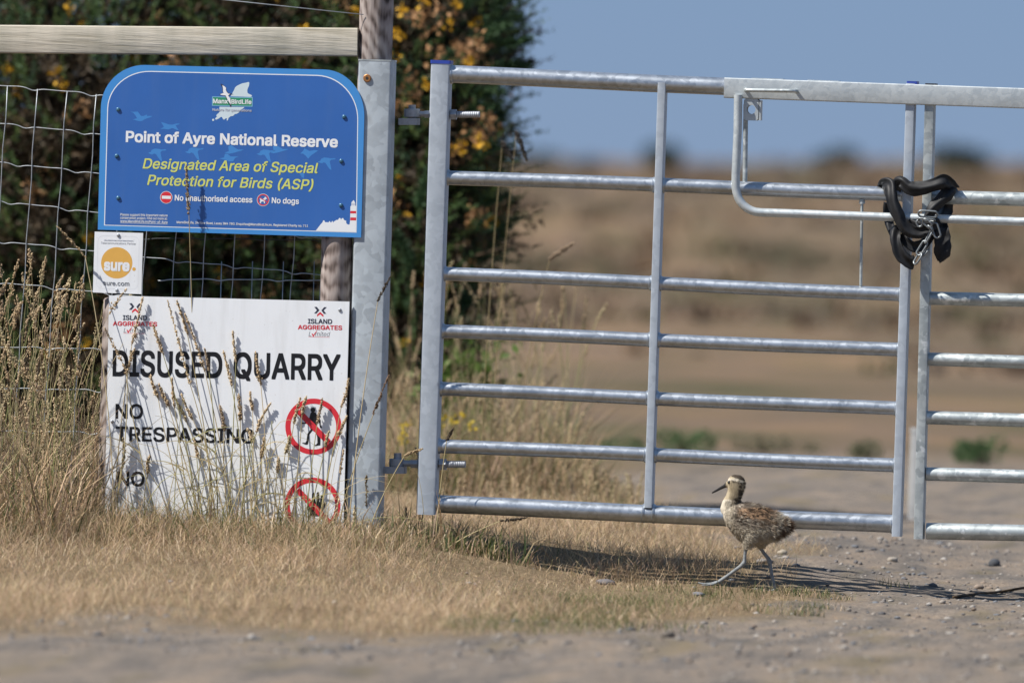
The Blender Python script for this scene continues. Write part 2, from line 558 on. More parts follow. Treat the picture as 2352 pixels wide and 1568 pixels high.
def eye_bolt(root, Zf, ring, pin_unused, shank, nut, bolt, Y):
    """gate part: ring round the pin, shank through the stile, nut and threaded end"""
    (rx0, rx1, ry0, ry1) = ring
    c0 = P(*Zf((rx0 + rx1) / 2, ry0), Y); c1 = P(*Zf((rx0 + rx1) / 2, ry1), Y)
    rad = (P(*Zf(rx1, ry0), Y) - P(*Zf(rx0, ry0), Y)).length / 2
    mb = MB()
    mb.tube([c0, c0.lerp(c1, 0.08), c0.lerp(c1, 0.92), c1], [rad * 0.93, rad, rad, rad * 0.93], 24)
    row = (bolt[2] + bolt[3]) / 2
    dia = (P(*Zf(bolt[0], bolt[3]), Y) - P(*Zf(bolt[0], bolt[2]), Y)).length
    mb.tube([P(*Zf(rx1 - 12, row - 6), Y), P(*Zf(bolt[0], row), Y)], dia * 0.42, 14)
    cs = P(*Zf(shank[0] + (shank[1] - shank[0]) * 0.45, row - 2), Y); ce = P(*Zf(shank[1], row - 2), Y)
    mb.tube([cs, ce], dia * 0.62, 6)
    o = mb.build('eye_bolt', M['zinc'], root, True, 35)
    th = MB()
    a = P(*Zf(nut[1] - 2, row), Y); b = P(*Zf(bolt[1], row), Y)
    k = 22
    th.tube([a.lerp(b, i / k) for i in range(k + 1)], [dia * (0.5 if i % 2 else 0.44) for i in range(k + 1)], 16)
    th.build('threaded_end', M['zinc'], o, True, 35)
    nb = MB()
    nb.tube([P(*Zf(nut[0], row), Y), P(*Zf(nut[1], row), Y)], dia * 0.86, 6)
    nb.build('nut', M['zinc'], o)
    return o

def make_left_gate():
    root = thing('field_gate', P(1500, 1290, 0), 'bright galvanised seven bar field gate, complete left leaf hung on the square post', 'gate')
    mb = MB(); bar(mb, (1015, 146), (981, 1181), 0.050, 0.050, 0.0, 0.005)
    st = mb.build('hinge_stile', M['galv_flat'], root, True, 40)
    cp = MB(); bar(cp, (1015.3, 139), (1015, 147), 0.052, 0.052, 0.0, 0.003)
    cp.build('cap', M['cap_blue'], st)
    mb = MB(); bar(mb, (1522.5, 190), (1491, 1165), 0.0205, 0.046, 0.0, 0.002)
    mb.build('middle_stile', M['galv_flat'], root, True, 40)
    mb = MB(); bar(mb, (2094, 192), (2060.5, 1231), 0.0228, 0.050, 0.0, 0.002)
    ls = mb.build('latch_stile', M['galv_flat'], root, True, 40)
    cp = MB(); bar(cp, (2097, 187), (2096.7, 196), 0.027, 0.046, 0.0, 0.002)
    cp.build('cap', M['cap_blue'], ls)
    rails = [((1030, 171), (2090, 216), 0.0450), ((1020, 407.5), (2085, 446.5), 0.0365), ((1012, 628), (2080, 677), 0.0350),
             ((1008, 760.5), (2076, 804), 0.0350), ((1004, 893), (2072, 939), 0.0350), ((1000, 1023.5), (2068, 1068.5), 0.0355),
             ((996, 1157), (2064, 1204), 0.0455)]
    for a, b, d in rails:
        mb = MB(); rail_tube(mb, a, b, d)
        A, B = P(*a, 0), P(*b, 0); dr = (B - A).normalized()
        yy = (a[1] - 143) / 1037
        for wx in ((1038 - 33 * yy, 1511 - 31 * yy, 1534 - 31 * yy, 2082 - 32 * yy) if yy > 0.1 else (1038,)):     # weld beads at the uprights
            c = A.lerp(B, (wx - a[0]) / (b[0] - a[0]))
            mb.tube([c - dr * 0.004, c - dr * 0.002, c + dr * 0.002, c + dr * 0.004], [d / 2 + .0004, d / 2 + 0.0022, d / 2 + 0.0020, d / 2 + .0004], 20)
        mb.build('rail', M['galv'], root, True, 40)
    # thin rod between the second and third rail
    mb = MB()
    mb.tube([P(1980, 458, -.004), P(1977, 662, -.004)], 0.0038, 10)
    mb.tube([P(1980.2, 458, -.004), P(1980, 468, -.004)], 0.0075, 10)
    mb.build('drop_rod', M['galv_old'], root, True, 40)
    eye_bolt(root, ZH, (588, 745, 597, 680), None, (750, 845), (1048, 1102), (1100, 1330, 620, 686), 0.0)
    eye_bolt(root, ZK, (197, 276, 1157, 1200), None, (282, 350), (465, 499), (497, 602, 1168, 1207), 0.0)
    return root
make_left_gate()

def make_right_gate():
    root = thing('field_gate', P(2240, 1300, 0), 'dull blotchy galvanised field gate, right leaf cut off by the edge of the photo', 'gate')
    mb = MB(); bar(mb, (2138, 196), (2111.5, 1237), 0.0240, 0.050, 0.0, 0.002)
    st = mb.build('latch_stile', M['galv_old'], root, True, 40)
    cp = MB(); bar(cp, (2139.5, 192), (2139.3, 200), 0.028, 0.046, 0.0, 0.002)
    cp.build('cap', M['cap_dark'], st)
    rows = [(220, 226, .0450), (453.5, 459, .0350), (684, 690, .0340), (825.5, 831, .0340), (958.5, 964, .0345), (1089, 1094, .0345), (1218.5, 1224, .0420)]
    for y0, y1, d in rows:
        mb = MB()
        s = (y1 - y0) / 217.0
        rail_tube(mb, (2128, y0 - 7 * s), (3330, y1 + 978 * s), d, 0.0)
        mb.build('rail', M['galv_old'], root, True, 40)
    mb = MB(); bar(mb, (3345, 215), (3320, 1262), 0.050, 0.050, 0.0, 0.004)
    mb.build('hinge_stile', M['galv_old'], root, True, 40)
    mb = MB(); bar(mb, (2740, 222), (2716, 1236), 0.0205, 0.046, 0.0, 0.002)
    mb.build('middle_stile', M['galv_old'], root, True, 40)
make_right_gate()

def make_latch():
    root = thing('throwover_latch', P(2000, 240, 0), 'galvanised box beam latch with loop handle lying over both gate tops', 'gate latch')
    a0 = P(1666.5, 202, 0); a1 = P(2470, 230.6, 0)
    ax = (a1 - a0); dr = ax.normalized()
    upv = dr.cross(EY) * -1
    if upv.z < 0: upv = -upv
    mb = MB()
    mb.box((a0 + a1) / 2, upv * 0.0258, EY * 0.032, ax / 2, 0.003)
    beam = mb.build('beam', M['galv_beam'], root, True, 40)
    YF = -0.032
    # bent rod handle on the face
    mb = MB()
    h0 = P(1713, 207, YF - 0.020); h1 = P(1829, 209.5, YF - 0.020)
    pts = [P(1713, 207, YF + .002), P(1712.5, 206.5, YF - .012), h0 + dr * 0.004, h0 + dr * 0.02, h1 - dr * 0.02, h1 - dr * 0.004, P(1830, 210, YF - .012), P(1829, 210, YF + .002)]
    mb.tube(pts, 0.0049, 12)
    mb.build('handle', M['galv_old'], root, True, 60)
    # lug plate with a hole, two cheeks
    for dy, x0, x1 in ((0.0, 1708, 1742), (0.03, 1711, 1746)):
        mb = MB()
        y0 = YF + 0.004 + dy
        c = P(1725 + (x0 - 1708), 252, y0)
        hw = (x1 - x0) / 2 * PX; hh = 25 * PX
        cen = P((x0 + x1) / 2, 252, y0)
        side = dr; n = 28; r = 10.5 * PX
        vs = []; fs = []
        for layer in (0, 0.005):
            for k in range(n):
                a = 2 * math.pi * k / n
                ca, sa = math.cos(a), math.sin(a)
                s = min(hw / max(abs(ca), 1e-6), hh / max(abs(sa), 1e-6))
                vs.append(cen + side * (ca * s) + upv * (sa * s) + EY * layer)
            for k in range(n):
                a = 2 * math.pi * k / n
                vs.append(c + side * (math.cos(a) * r) + upv * (math.sin(a) * r) + EY * layer)
        for k in range(n):
            j = (k + 1) % n
            fs += [(k, j, n + j, n + k), (2 * n + k, 2 * n + j, 3 * n + j, 3 * n + k),
                   (k, j, 2 * n + j, 2 * n + k), (n + k, n + j, 3 * n + j, 3 * n + k)]
        mb.add(vs, fs)
        mb.build('lug_plate', M['galv_beam'], root)
    mb = MB(); bar(mb, (1748, 231), (1747, 277), 0.004, 0.034, YF + 0.021, 0)
    mb.build('lug_web', M['galv_beam'], root)
    # tube loop below the beam
    path = [(1695.5, 218), (1694.5, 300), (1690, 400), (1689.5, 430)]
    c0 = Vector((1748, 432)); r0 = 57
    for k in range(1, 9):
        a = math.pi - k * (math.pi / 2 - 0.03) / 8
        path.append((c0.x + r0 * math.cos(a), c0.y + (r0 - 1) * math.sin(a)))
    path += [(1850, 491.5), (2048, 498.8), (2200, 504), (2345, 509.3)]
    for k in range(1, 9):
        a = math.pi / 2 - k * (math.pi / 2) / 8
        path.append((2352 + 52 * math.cos(a), 457.5 + 52 * math.sin(a)))
    path += [(2404, 330), (2405, 240)]
    mb = MB(); mb.tube([P(x, y, -0.040) for x, y in path], 0.0108, 16)
    mb.build('loop_tube', M['galv_beam'], root, True, 60)
    mb = MB(); mb.tube([P(1713, 240, 0.022), P(1711, 425, 0.022)], 0.0062, 12)
    mb.build('stop_rod', M['galv_old'], root, True, 60)
    for x in (1765, 1893):
        mb = MB()
        c = P(x, 183 + (x - 1765) * 0.036, 0.004)
        mb.box(c, dr * 0.040, EY * 0.026, upv * 0.0028, 0)
        pl = mb.build('bearing_plate', M['galv_beam'], beam)
make_latch()

def make_steel_post():
    root = thing('gate_post', P(845, 1290, -0.055), 'square galvanised steel gate post beside the blue sign', 'post')
    mb = MB()
    bar(mb, (867.5, 139), (834, 1330), 0.0860, 0.0860, -0.032, 0.006)
    p = mb.build('post', M['galv_post'], root, True, 40)
    mb = MB(); bar(mb, (867.6, 137.5), (867.5, 141), 0.0872, 0.0872, -0.032, 0.003)
    mb.build('top_plate', M['galv_old'], p)
    # rusty screw
    yf = -0.075
    c = P(843.5, 180, yf)
    mb = MB(); mb.tube([c + EY * 0.002, c - EY * 0.003, c - EY * 0.0045], [0.0102, 0.0102, 0.0085], 20)
    s = mb.build('screw', M['brass'], p, True, 40)
    mb = MB(); mb.tube([c - EY * 0.0044, c - EY * 0.0049], 0.004, 6); mb.build('socket', M['hole'], s)
    # hinge brackets: flat lug with upright pin
    for Zf, lug, pin in ((ZH, (540, 735, 690, 755), (632, 703, 558, 690)), (ZK, (165, 285, 1200, 1236), (222, 262, 1128, 1200))):
        Y = 0.0
        a = P(*Zf(lug[0], (lug[2] + lug[3]) / 2), Y); b = P(*Zf(lug[1], (lug[2] + lug[3]) / 2), Y)
        hh = (P(*Zf(lug[0], lug[3]), Y) - P(*Zf(lug[0], lug[2]), Y)).length / 2
        mb = MB(); mb.box((a + b) / 2, (b - a) / 2, EY * 0.021, Vector((0, 0, hh)), 0.004)
        l = mb.build('hinge_bracket', M['zinc'], root, True, 40)
        mb = MB(); mb.tube([P(*Zf((pin[0] + pin[1]) / 2, pin[3]), Y), P(*Zf((pin[0] + pin[1]) / 2, pin[2]), Y)],
                           (P(*Zf(pin[1], 0), Y) - P(*Zf(pin[0], 0), Y)).length / 2, 16)
        mb.build('hinge_pin', M['zinc'], l, True, 40)
make_steel_post()

def round_post(mb, top, bot, rad, Y, dome=0.0, seed=0):
    a = P(*top, Y); b = P(*bot, Y)
    n = 36; rows = 40
    rr = random.Random(seed)
    ph = [rr.random() * 6.28 for _ in range(6)]
    vs = []; fs = []
    axd = (a - b).normalized(); u = axd.cross(EY).normalized(); w = axd.cross(u)
    for i in range(rows + 1):
        t = i / rows
        p = b.lerp(a, t)
        for k in range(n):
            q = 2 * math.pi * k / n
            r = rad * (1 + 0.018 * math.sin(3 * q + ph[0] + t * 2) + 0.012 * math.sin(7 * q + ph[1] + t * 5) + 0.01 * math.sin(t * 17 + ph[2] + q))
            crack = max(0, math.cos(q - ph[3] - 0.3 * math.sin(t * 4))) ** 60
            r *= 1 - 0.06 * crack
            vs.append(p + (u * math.cos(q) + w * math.sin(q)) * r)
    for i in range(rows):
        for k in range(n):
            fs.append((i * n + k, i * n + (k + 1) % n, (i + 1) * n + (k + 1) % n, (i + 1) * n + k))
    base = rows * n
    if dome > 0:
        for j, (s, h) in enumerate(((0.9, 0.45), (0.6, 0.8), (0.25, 0.97))):
            for k in range(n):
                q = 2 * math.pi * k / n
                vs.append(a + axd * dome * h + (u * math.cos(q) + w * math.sin(q)) * rad * s)
            for k in range(n):
                fs.append((base + j * n + k, base + j * n + (k + 1) % n, base + (j + 1) * n + (k + 1) % n, base + (j + 1) * n + k))
        base += 3 * n
    fs.append(tuple(range(base, base + n)))
    fs.append(tuple(range(n))[::-1])
    mb.add(vs, fs)

def make_sign_posts():
    o = thing('sign_post', P(778, 1300, YS + .05), 'round grey timber post carrying the right edges of both big signs', 'post')
    mb = MB(); round_post(mb, (779, 300), (760, 1330), 0.0395, YS + 0.0445, 0.006, 3)
    mb.build('post', M['wood_grey'], o, True, 50)
    o = thing('sign_post', P(272, 1300, YQ + .05), 'round timber post behind the left edge of the quarry sign', 'post')
    mb = MB(); round_post(mb, (278, 690), (258, 1330), 0.0455, YQ + 0.0505, 0.012, 5)
    mb.build('post', M['wood_grey'], o, True, 50)
make_sign_posts()

def wavy(mb, a, b, Y, step, amp, r, phase, n=5):
    """line wire with the small tension kinks of stock netting"""
    A = P(*a, Y); B = P(*b, Y)
    L = (B - A).length; k = max(2, int(L / 0.008))
    pts = []
    for i in range(k + 1):
        t = i / k
        p = A.lerp(B, t)
        s = ((t * L / step + phase) % 1.0)
        p.z += amp * (math.exp(-((s - 0.55) / 0.10) ** 2) * -1.0 + 0.35 * math.exp(-((s - 0.30) / 0.15) ** 2)) + 0.0012 * math.sin(t * L * 9)
        pts.append(p)
    mb.tube(pts, r, n)

def make_fence():
    root = thing('stock_fence', P(400, 1290, 0.0), 'wire stock netting fence with pale timber top rail and tall round end post', 'fence')
    YN = 0.012
    mb = MB(); round_post(mb, (871, -190), (826, 1330), 0.0435, 0.062, 0.0, 9)
    mb.build('end_post', M['wood_grey'], root, True, 50)
    mb = MB(); round_post(mb, (-640, -190), (-700, 1290), 0.0435, 0.098, 0.0, 12)
    mb.build('end_post', M['wood_grey'], root, True, 50)
    a = P(-720, 84, 0.04); b = P(822.6, 97.3, 0.04)
    ax = b - a; up = ax.normalized().cross(EY) * -1
    if up.z < 0: up = -up
    mb = MB(); mb.box((a + b) / 2, up * 0.0362, EY * 0.016, ax / 2, 0.004)
    mb.build('top_rail', M['wood_pale'], root, True, 40)
    mb = MB(); mb.tube([P(815, 97.2, 0.050), P(868, 97.4, 0.050)], 0.004, 8); mb.build('rail_spike', M['hole'], root)
    mb = MB(); mb.tube([P(-640, -122, 0.06), P(515, 0, 0.02), P(835, 34, 0.02)], 0.0013, 6)
    mb.build('top_strand', M['wire'], root, True)
    # line wires of the netting
    lines = [((0, 197.5), (234.6, 219)), ((0, 285), (229, 309)), ((0, 374.5), (227, 399)), ((0, 463), (225, 489)), ((0, 602), (738, 632.7)),
             ((0, 698), (738, 716)), ((0, 798), (738, 812)), ((0, 893), (738, 905)), ((0, 990), (738, 1003)), ((0, 1080), (738, 1095))]
    lines[4] = ((0, 555), (738, 632.7))
    lines[5] = ((0, 650), (738, 722))
    for i, (p, q) in enumerate(lines):
        s = (q[1] - p[1]) / (q[0] - p[0])
        p2 = (-660, p[1] - 660 * s); q2 = (800, p[1] + 800 * s)
        mb = MB(); wavy(mb, p2, q2, YN, 0.152, 0.0055, 0.00135, 0.13 * i)
        mb.build('line_wire', M['wire'], root, True)
    # stay wires
    for k in range(-9, 12):
        xt = 17 + 68 * k
        mb = MB(); A = P(xt, 197 + 0.09 * xt, YN - .002); B = P(xt - 66, 1190, YN - .002)
        if xt - 20 > 790: break
        pts = [A.lerp(B, i / 14) + Vector((0.0018 * math.sin(i * 2.1 + k), 0, 0)) for i in range(15)]
        mb.tube(pts, 0.00125, 5)
        mb.build('stay_wire', M['wire'], root, True)
    # a second, older piece of netting lapped over the first near the post
    mb = MB(); wavy(mb, (300, 548), (800, 551), YN + .004, 0.152, 0.003, 0.0014, 0.3)
    mb.build('line_wire', M['wire_dark'], root, True)
    mb = MB(); wavy(mb, (363, 642), (800, 644.5), YN - .006, 0.152, 0.0035, 0.0015, 0.5)
    mb.build('line_wire', M['wire'], root, True)
    for k in range(6):
        x = 438 + 71 * k
        mb = MB(); mb.tube([P(x, 600, YN - .006), P(x - 14, 1100, YN - .006)], 0.0012, 5)
        mb.build('stay_wire', M['wire'], root, True)
make_fence()

# ================================================================= SIGNS
def poly_part(name, pts, mat, parent, Y):
    """flat print: outline in photo pixels on plane Y"""
    mb = MB()
    mb.add([P(x, y, Y) for x, y in pts], [tuple(range(len(pts)))])
    return mb.build(name, mat, parent)

def sheet(name, pts, mat, parent, Y, thick=0.003):
    n = len(pts); mb = MB()
    vs = [P(x, y, Y) for x, y in pts]
    vs = vs + [v + EY * thick for v in vs]
    mb.add(vs, [tuple(range(n)), tuple(range(2 * n - 1, n - 1, -1))] + [(i, n + i, n + (i + 1) % n, (i + 1) % n) for i in range(n)])
    return mb.build(name, mat, parent)

def ring_part(name, outer, inner, mat, parent, Y):
    n = len(outer); mb = MB()
    mb.add([P(x, y, Y) for x, y in outer] + [P(x, y, Y) for x, y in inner], [(i, (i + 1) % n, n + (i + 1) % n, n + i) for i in range(n)])
    return mb.build(name, mat, parent)

def circ(Zf, cx, cy, r, n=48):
    return [Zf(cx + r * math.cos(2 * math.pi * k / n), cy + r * math.sin(2 * math.pi * k / n)) for k in range(n)]

FONT = None
try:      # Blender's own bundled sans-serif, the nearest to the signs' lettering; else the built-in face
    import os
    FONT = bpy.data.fonts.load(os.path.join(bpy.utils.system_resource('DATAFILES', path='fonts'), 'Inter.woff2'))
except Exception:
    FONT = None

def glyph_contours(txt, shear, spacing):
    from mathutils.geometry import interpolate_bezier
    cu = bpy.data.curves.new('t', 'FONT')
    cu.body = txt; cu.size = 1.0; cu.shear = shear; cu.space_character = spacing
    if FONT: cu.font = FONT
    ob = bpy.data.objects.new('t', cu); COL.objects.link(ob)
    dg = bpy.context.evaluated_depsgraph_get()
    oe = ob.evaluated_get(dg); c2 = oe.to_curve(dg)
    out = []
    for sp in c2.splines:
        bp = sp.bezier_points; pts = []
        for i in range(len(bp)):
            a, b = bp[i], bp[(i + 1) % len(bp)]
            pts += [(q.x, q.y) for q in interpolate_bezier(a.co, a.handle_right, b.handle_left, b.co, 5)[:-1]]
        out.append(np.array(pts))
    oe.to_curve_clear()
    bpy.data.objects.remove(ob); bpy.data.curves.remove(cu)
    return out

def nonzero_fill(polys):
    """quads covering the nonzero-winding area of the contours, slab by slab"""
    E = []
    for p in polys:
        for a, b in zip(p, np.roll(p, -1, 0)):
            if abs(a[1] - b[1]) > 1e-7: E.append((*a, *b))
    E = np.array(E)
    ys = set(np.round(E[:, 1], 6)) | set(np.round(E[:, 3], 6))
    n = len(E)
    for i in range(n):                      # crossings add slab borders
        x1, y1, x2, y2 = E[i]; F = E[i + 1:]
        if not len(F): break
        dx, dy = x2 - x1, y2 - y1; fx = F[:, 2] - F[:, 0]; fy = F[:, 3] - F[:, 1]
        den = dx * fy - dy * fx; den = np.where(np.abs(den) < 1e-12, 1e9, den)
        t = ((F[:, 0] - x1) * fy - (F[:, 1] - y1) * fx) / den; u = ((F[:, 0] - x1) * dy - (F[:, 1] - y1) * dx) / den
        ok = (t > 1e-5) & (t < 1 - 1e-5) & (u > 1e-5) & (u < 1 - 1e-5)
        ys |= set(np.round(y1 + dy * t[ok], 6))
    ys = sorted(ys); quads = []; area = 0.0
    for y0, y1 in zip(ys[:-1], ys[1:]):
        if y1 - y0 < 2e-5: continue
        ym = (y0 + y1) / 2
        m_ = ((E[:, 1] - ym) * (E[:, 3] - ym)) < 0
        A = E[m_]
        if not len(A): continue
        sl = (A[:, 2] - A[:, 0]) / (A[:, 3] - A[:, 1])
        xa = A[:, 0] + (y0 - A[:, 1]) * sl; xb = A[:, 0] + (y1 - A[:, 1]) * sl
        o_ = np.argsort(xa + xb); wn = 0; st = None
        for k in o_:
            was = wn; wn += 1 if A[k, 3] > A[k, 1] else -1
            if was == 0: st = k
            elif wn == 0:
                quads.append(((xa[st], y0), (xa[k], y0), (xb[k], y1), (xb[st], y1)))
                area += (xa[k] + xb[k] - xa[st] - xb[st]) / 2 * (y1 - y0)
    return quads, area

def lettering(name, s, Zf, left, right, cap, mat, parent, Y, shear=0.0, weight=0.0, ref='H', spacing=1.0):
    """one line of print: left/right = baseline ends of the visible ink, cap = capital height, all in zoom pixels"""
    def outline(txt):
        cu = bpy.data.curves.new('t', 'FONT')
        cu.body = txt
        if FONT: cu.font = FONT
        cu.size = 1.0; cu.shear = shear; cu.resolution_u = 3
        cu.space_character = spacing
        ob = bpy.data.objects.new('t', cu); COL.objects.link(ob)
        dg = bpy.context.evaluated_depsgraph_get()
        me = bpy.data.meshes.new_from_object(ob.evaluated_get(dg))
        bpy.data.objects.remove(ob); bpy.data.curves.remove(cu)
        return me
    def contours(txt):
        return glyph_contours(txt, shear, spacing)
    mr = outline(ref); ys = [v.co.y for v in mr.vertices]; capu = max(ys); bpy.data.meshes.remove(mr)
    me = outline(s)
    xs = [v.co.x for v in me.vertices]; x0, x1 = min(xs), max(xs)
    A = P(*Zf(*left), Y); B = P(*Zf(*right), Y)
    ux = (B - A); upv = (P(*Zf(left[0], left[1] - cap), Y) - A)
    # keep letters square to their own base line
    ln = upv.length; upv = EY.cross(ux.normalized()) * -1
    if upv.z < 0: upv = -upv
    upv = upv * ln
    top = parent
    while top.parent is not None: top = top.parent
    # heavier weights: the outline laid down again all round at the stroke's extra width
    co = np.array([v.co for v in me.vertices]); fl = [tuple(p.vertices) for p in me.polygons]
    tri = []
    for f in fl:
        tri += [(f[0], f[k], f[k + 1]) for k in range(1, len(f) - 1)]
    tri = np.array(tri)
    fc = co[tri].mean(1)[:, 0]; q_ = co[tri][:, :, :2]
    ta = np.abs(np.cross(q_[:, 1] - q_[:, 0], q_[:, 2] - q_[:, 0])) / 2
    cl = []
    for c_ in sorted(contours(s), key=lambda c_: c_[:, 0].min()):
        if cl and c_[:, 0].min() < cl[-1][1] - 1e-4: cl[-1][2].append(c_); cl[-1][1] = max(cl[-1][1], c_[:, 0].max())
        else: cl.append([c_[:, 0].min(), c_[:, 0].max(), [c_]])
    drop = np.zeros(len(tri), bool); addv = []; addt = []
    for a_, b_, ps in cl:
        inside = (fc >= a_) & (fc <= b_)
        sg = sum(float(np.sum(p[:, 0] * np.roll(p[:, 1], -1) - np.roll(p[:, 0], -1) * p[:, 1])) / 2 for p in ps)
        if abs(ta[inside].sum() - abs(sg)) > 0.03 * abs(sg):
            qd, ar = nonzero_fill(ps)
            drop |= inside
            for q4 in qd:
                k0 = len(co) + len(addv); addv += [(x_, y_, 0.0) for x_, y_ in q4]
                addt += [(k0, k0 + 1, k0 + 2), (k0, k0 + 2, k0 + 3)]
    tri = tri[~drop]
    if addv:
        co = np.concatenate([co, np.array(addv)]); tri = np.concatenate([tri, np.array(addt)])
    # strokes of one letter overlap in this face: sink the doubled triangles a hair so that no two share a plane
    T = co[tri][:, :, :2]; cen = T.mean(1, keepdims=True)
    smp = np.concatenate([cen, T * 0.7 + cen * 0.3], 1)
    d1 = T[:, 1] - T[:, 0]; d2 = T[:, 2] - T[:, 0]; det = d1[:, 0] * d2[:, 1] - d1[:, 1] * d2[:, 0]
    det = np.where(np.abs(det) < 1e-12, 1e9, det)
    lev = np.zeros(len(tri), int)
    for i in range(1, len(tri)):
        r = smp[i][:, None, :] - T[None, :i, 0]
        a1 = (r[..., 0] * d2[:i, 1] - r[..., 1] * d2[:i, 0]) / det[:i]; a2 = (d1[:i, 0] * r[..., 1] - d1[:i, 1] * r[..., 0]) / det[:i]
        hit = ((a1 > 1e-3) & (a2 > 1e-3) & (a1 + a2 < 0.999)).any(0)
        if hit.any(): lev[i] = lev[:i][hit].max() + 1
    lev = np.minimum(lev, 3)
    co = np.concatenate([co[tri.ravel()][:, :2], np.repeat(lev, 3)[:, None] * 0.00001], 1)
    fl = [(3 * k, 3 * k + 1, 3 * k + 2) for k in range(len(tri))]
    bpy.data.meshes.remove(me)
    dirs = [(0, 0)] + ([(a_, b_) for a_ in (-1, 0, 1) for b_ in (-1, 0, 1) if a_ or b_] if weight > 0 else [])
    x0 -= weight; x1 += weight
    vs = []; fs = []
    for j, (dx, dy) in enumerate(dirs):
        for c in co:
            vs.append(A + ux * ((c[0] + dx * weight - x0) / (x1 - x0)) + upv * ((c[1] + dy * weight) / capu) + EY * (c[2] - j * 0.00004))
        fs += [tuple(i + j * len(co) for i in f) for f in fl]
    mb = MB(); mb.add(vs, fs)
    return mb.build(name, mat, parent)

def screw(parent, Zf, x, y, Y, mat, r=0.0055):
    c = P(*Zf(x, y), Y)
    mb = MB(); mb.tube([c + EY * 0.003, c - EY * 0.0010, c - EY * 0.0024, c - EY * 0.0030], [r, r, r * 0.8, r * 0.4], 16)
    return mb.build('screw', mat, parent, True, 50)

M['screw_blue'] = plain('blue grey screw cap', (0.05, 0.14, 0.22), 0.3, 0.2)

def rounded(bl, br, tr_start, tr_end, tl_start, tl_end, n=14):
    """outline with round top corners: quarter arcs bulging to the virtual corners"""
    def arc(a, c, b):
        out = []
        for k in range(n + 1):
            t = k / n * math.pi / 2
            out.append((a[0] * (1 - math.sin(t)) + b[0] * (1 - math.cos(t)) + c[0] * (math.sin(t) + math.cos(t) - 1),
                        a[1] * (1 - math.sin(t)) + b[1] * (1 - math.cos(t)) + c[1] * (math.sin(t) + math.cos(t) - 1)))
        return out
    def corner(p, d, q, e):
        den = d[0] * e[1] - d[1] * e[0]
        s = ((q[0] - p[0]) * e[1] - (q[1] - p[1]) * e[0]) / den
        return (p[0] + d[0] * s, p[1] + d[1] * s)
    dv = (tr_start[0] - br[0], tr_start[1] - br[1]); dh = (tr_end[0] - tl_start[0], tr_end[1] - tl_start[1])
    dl = (tl_end[0] - bl[0], tl_end[1] - bl[1])
    c1 = corner(tr_start, dv, tr_end, dh); c2 = corner(tl_end, dl, tl_start, dh)
    return [bl, br] + arc(tr_start, c1, tr_end) + arc(tl_start, c2, tl_end)

GULL = [(345, 455), (375, 458), (405, 455), (418, 470), (432, 490), (450, 492), (485, 478), (480, 492), (505, 490), (530, 492), (505, 503), (470, 515), (440, 532), (415, 533), (385, 525), (365, 520), (400, 510), (390, 490), (370, 465)]
def flock(pts, ox, oy, flip=1, sc=1.0):
    return [(ox + (x - 437) * sc * flip, oy + (y - 495) * sc) for x, y in pts]
HONK = [(488, 793), (512, 785), (520, 768), (545, 757), (580, 760), (600, 765), (640, 762), (636, 772), (603, 776), (592, 790), (600, 830), (606, 862), (590, 852), (570, 825), (556, 803), (540, 798), (525, 806), (505, 800)]

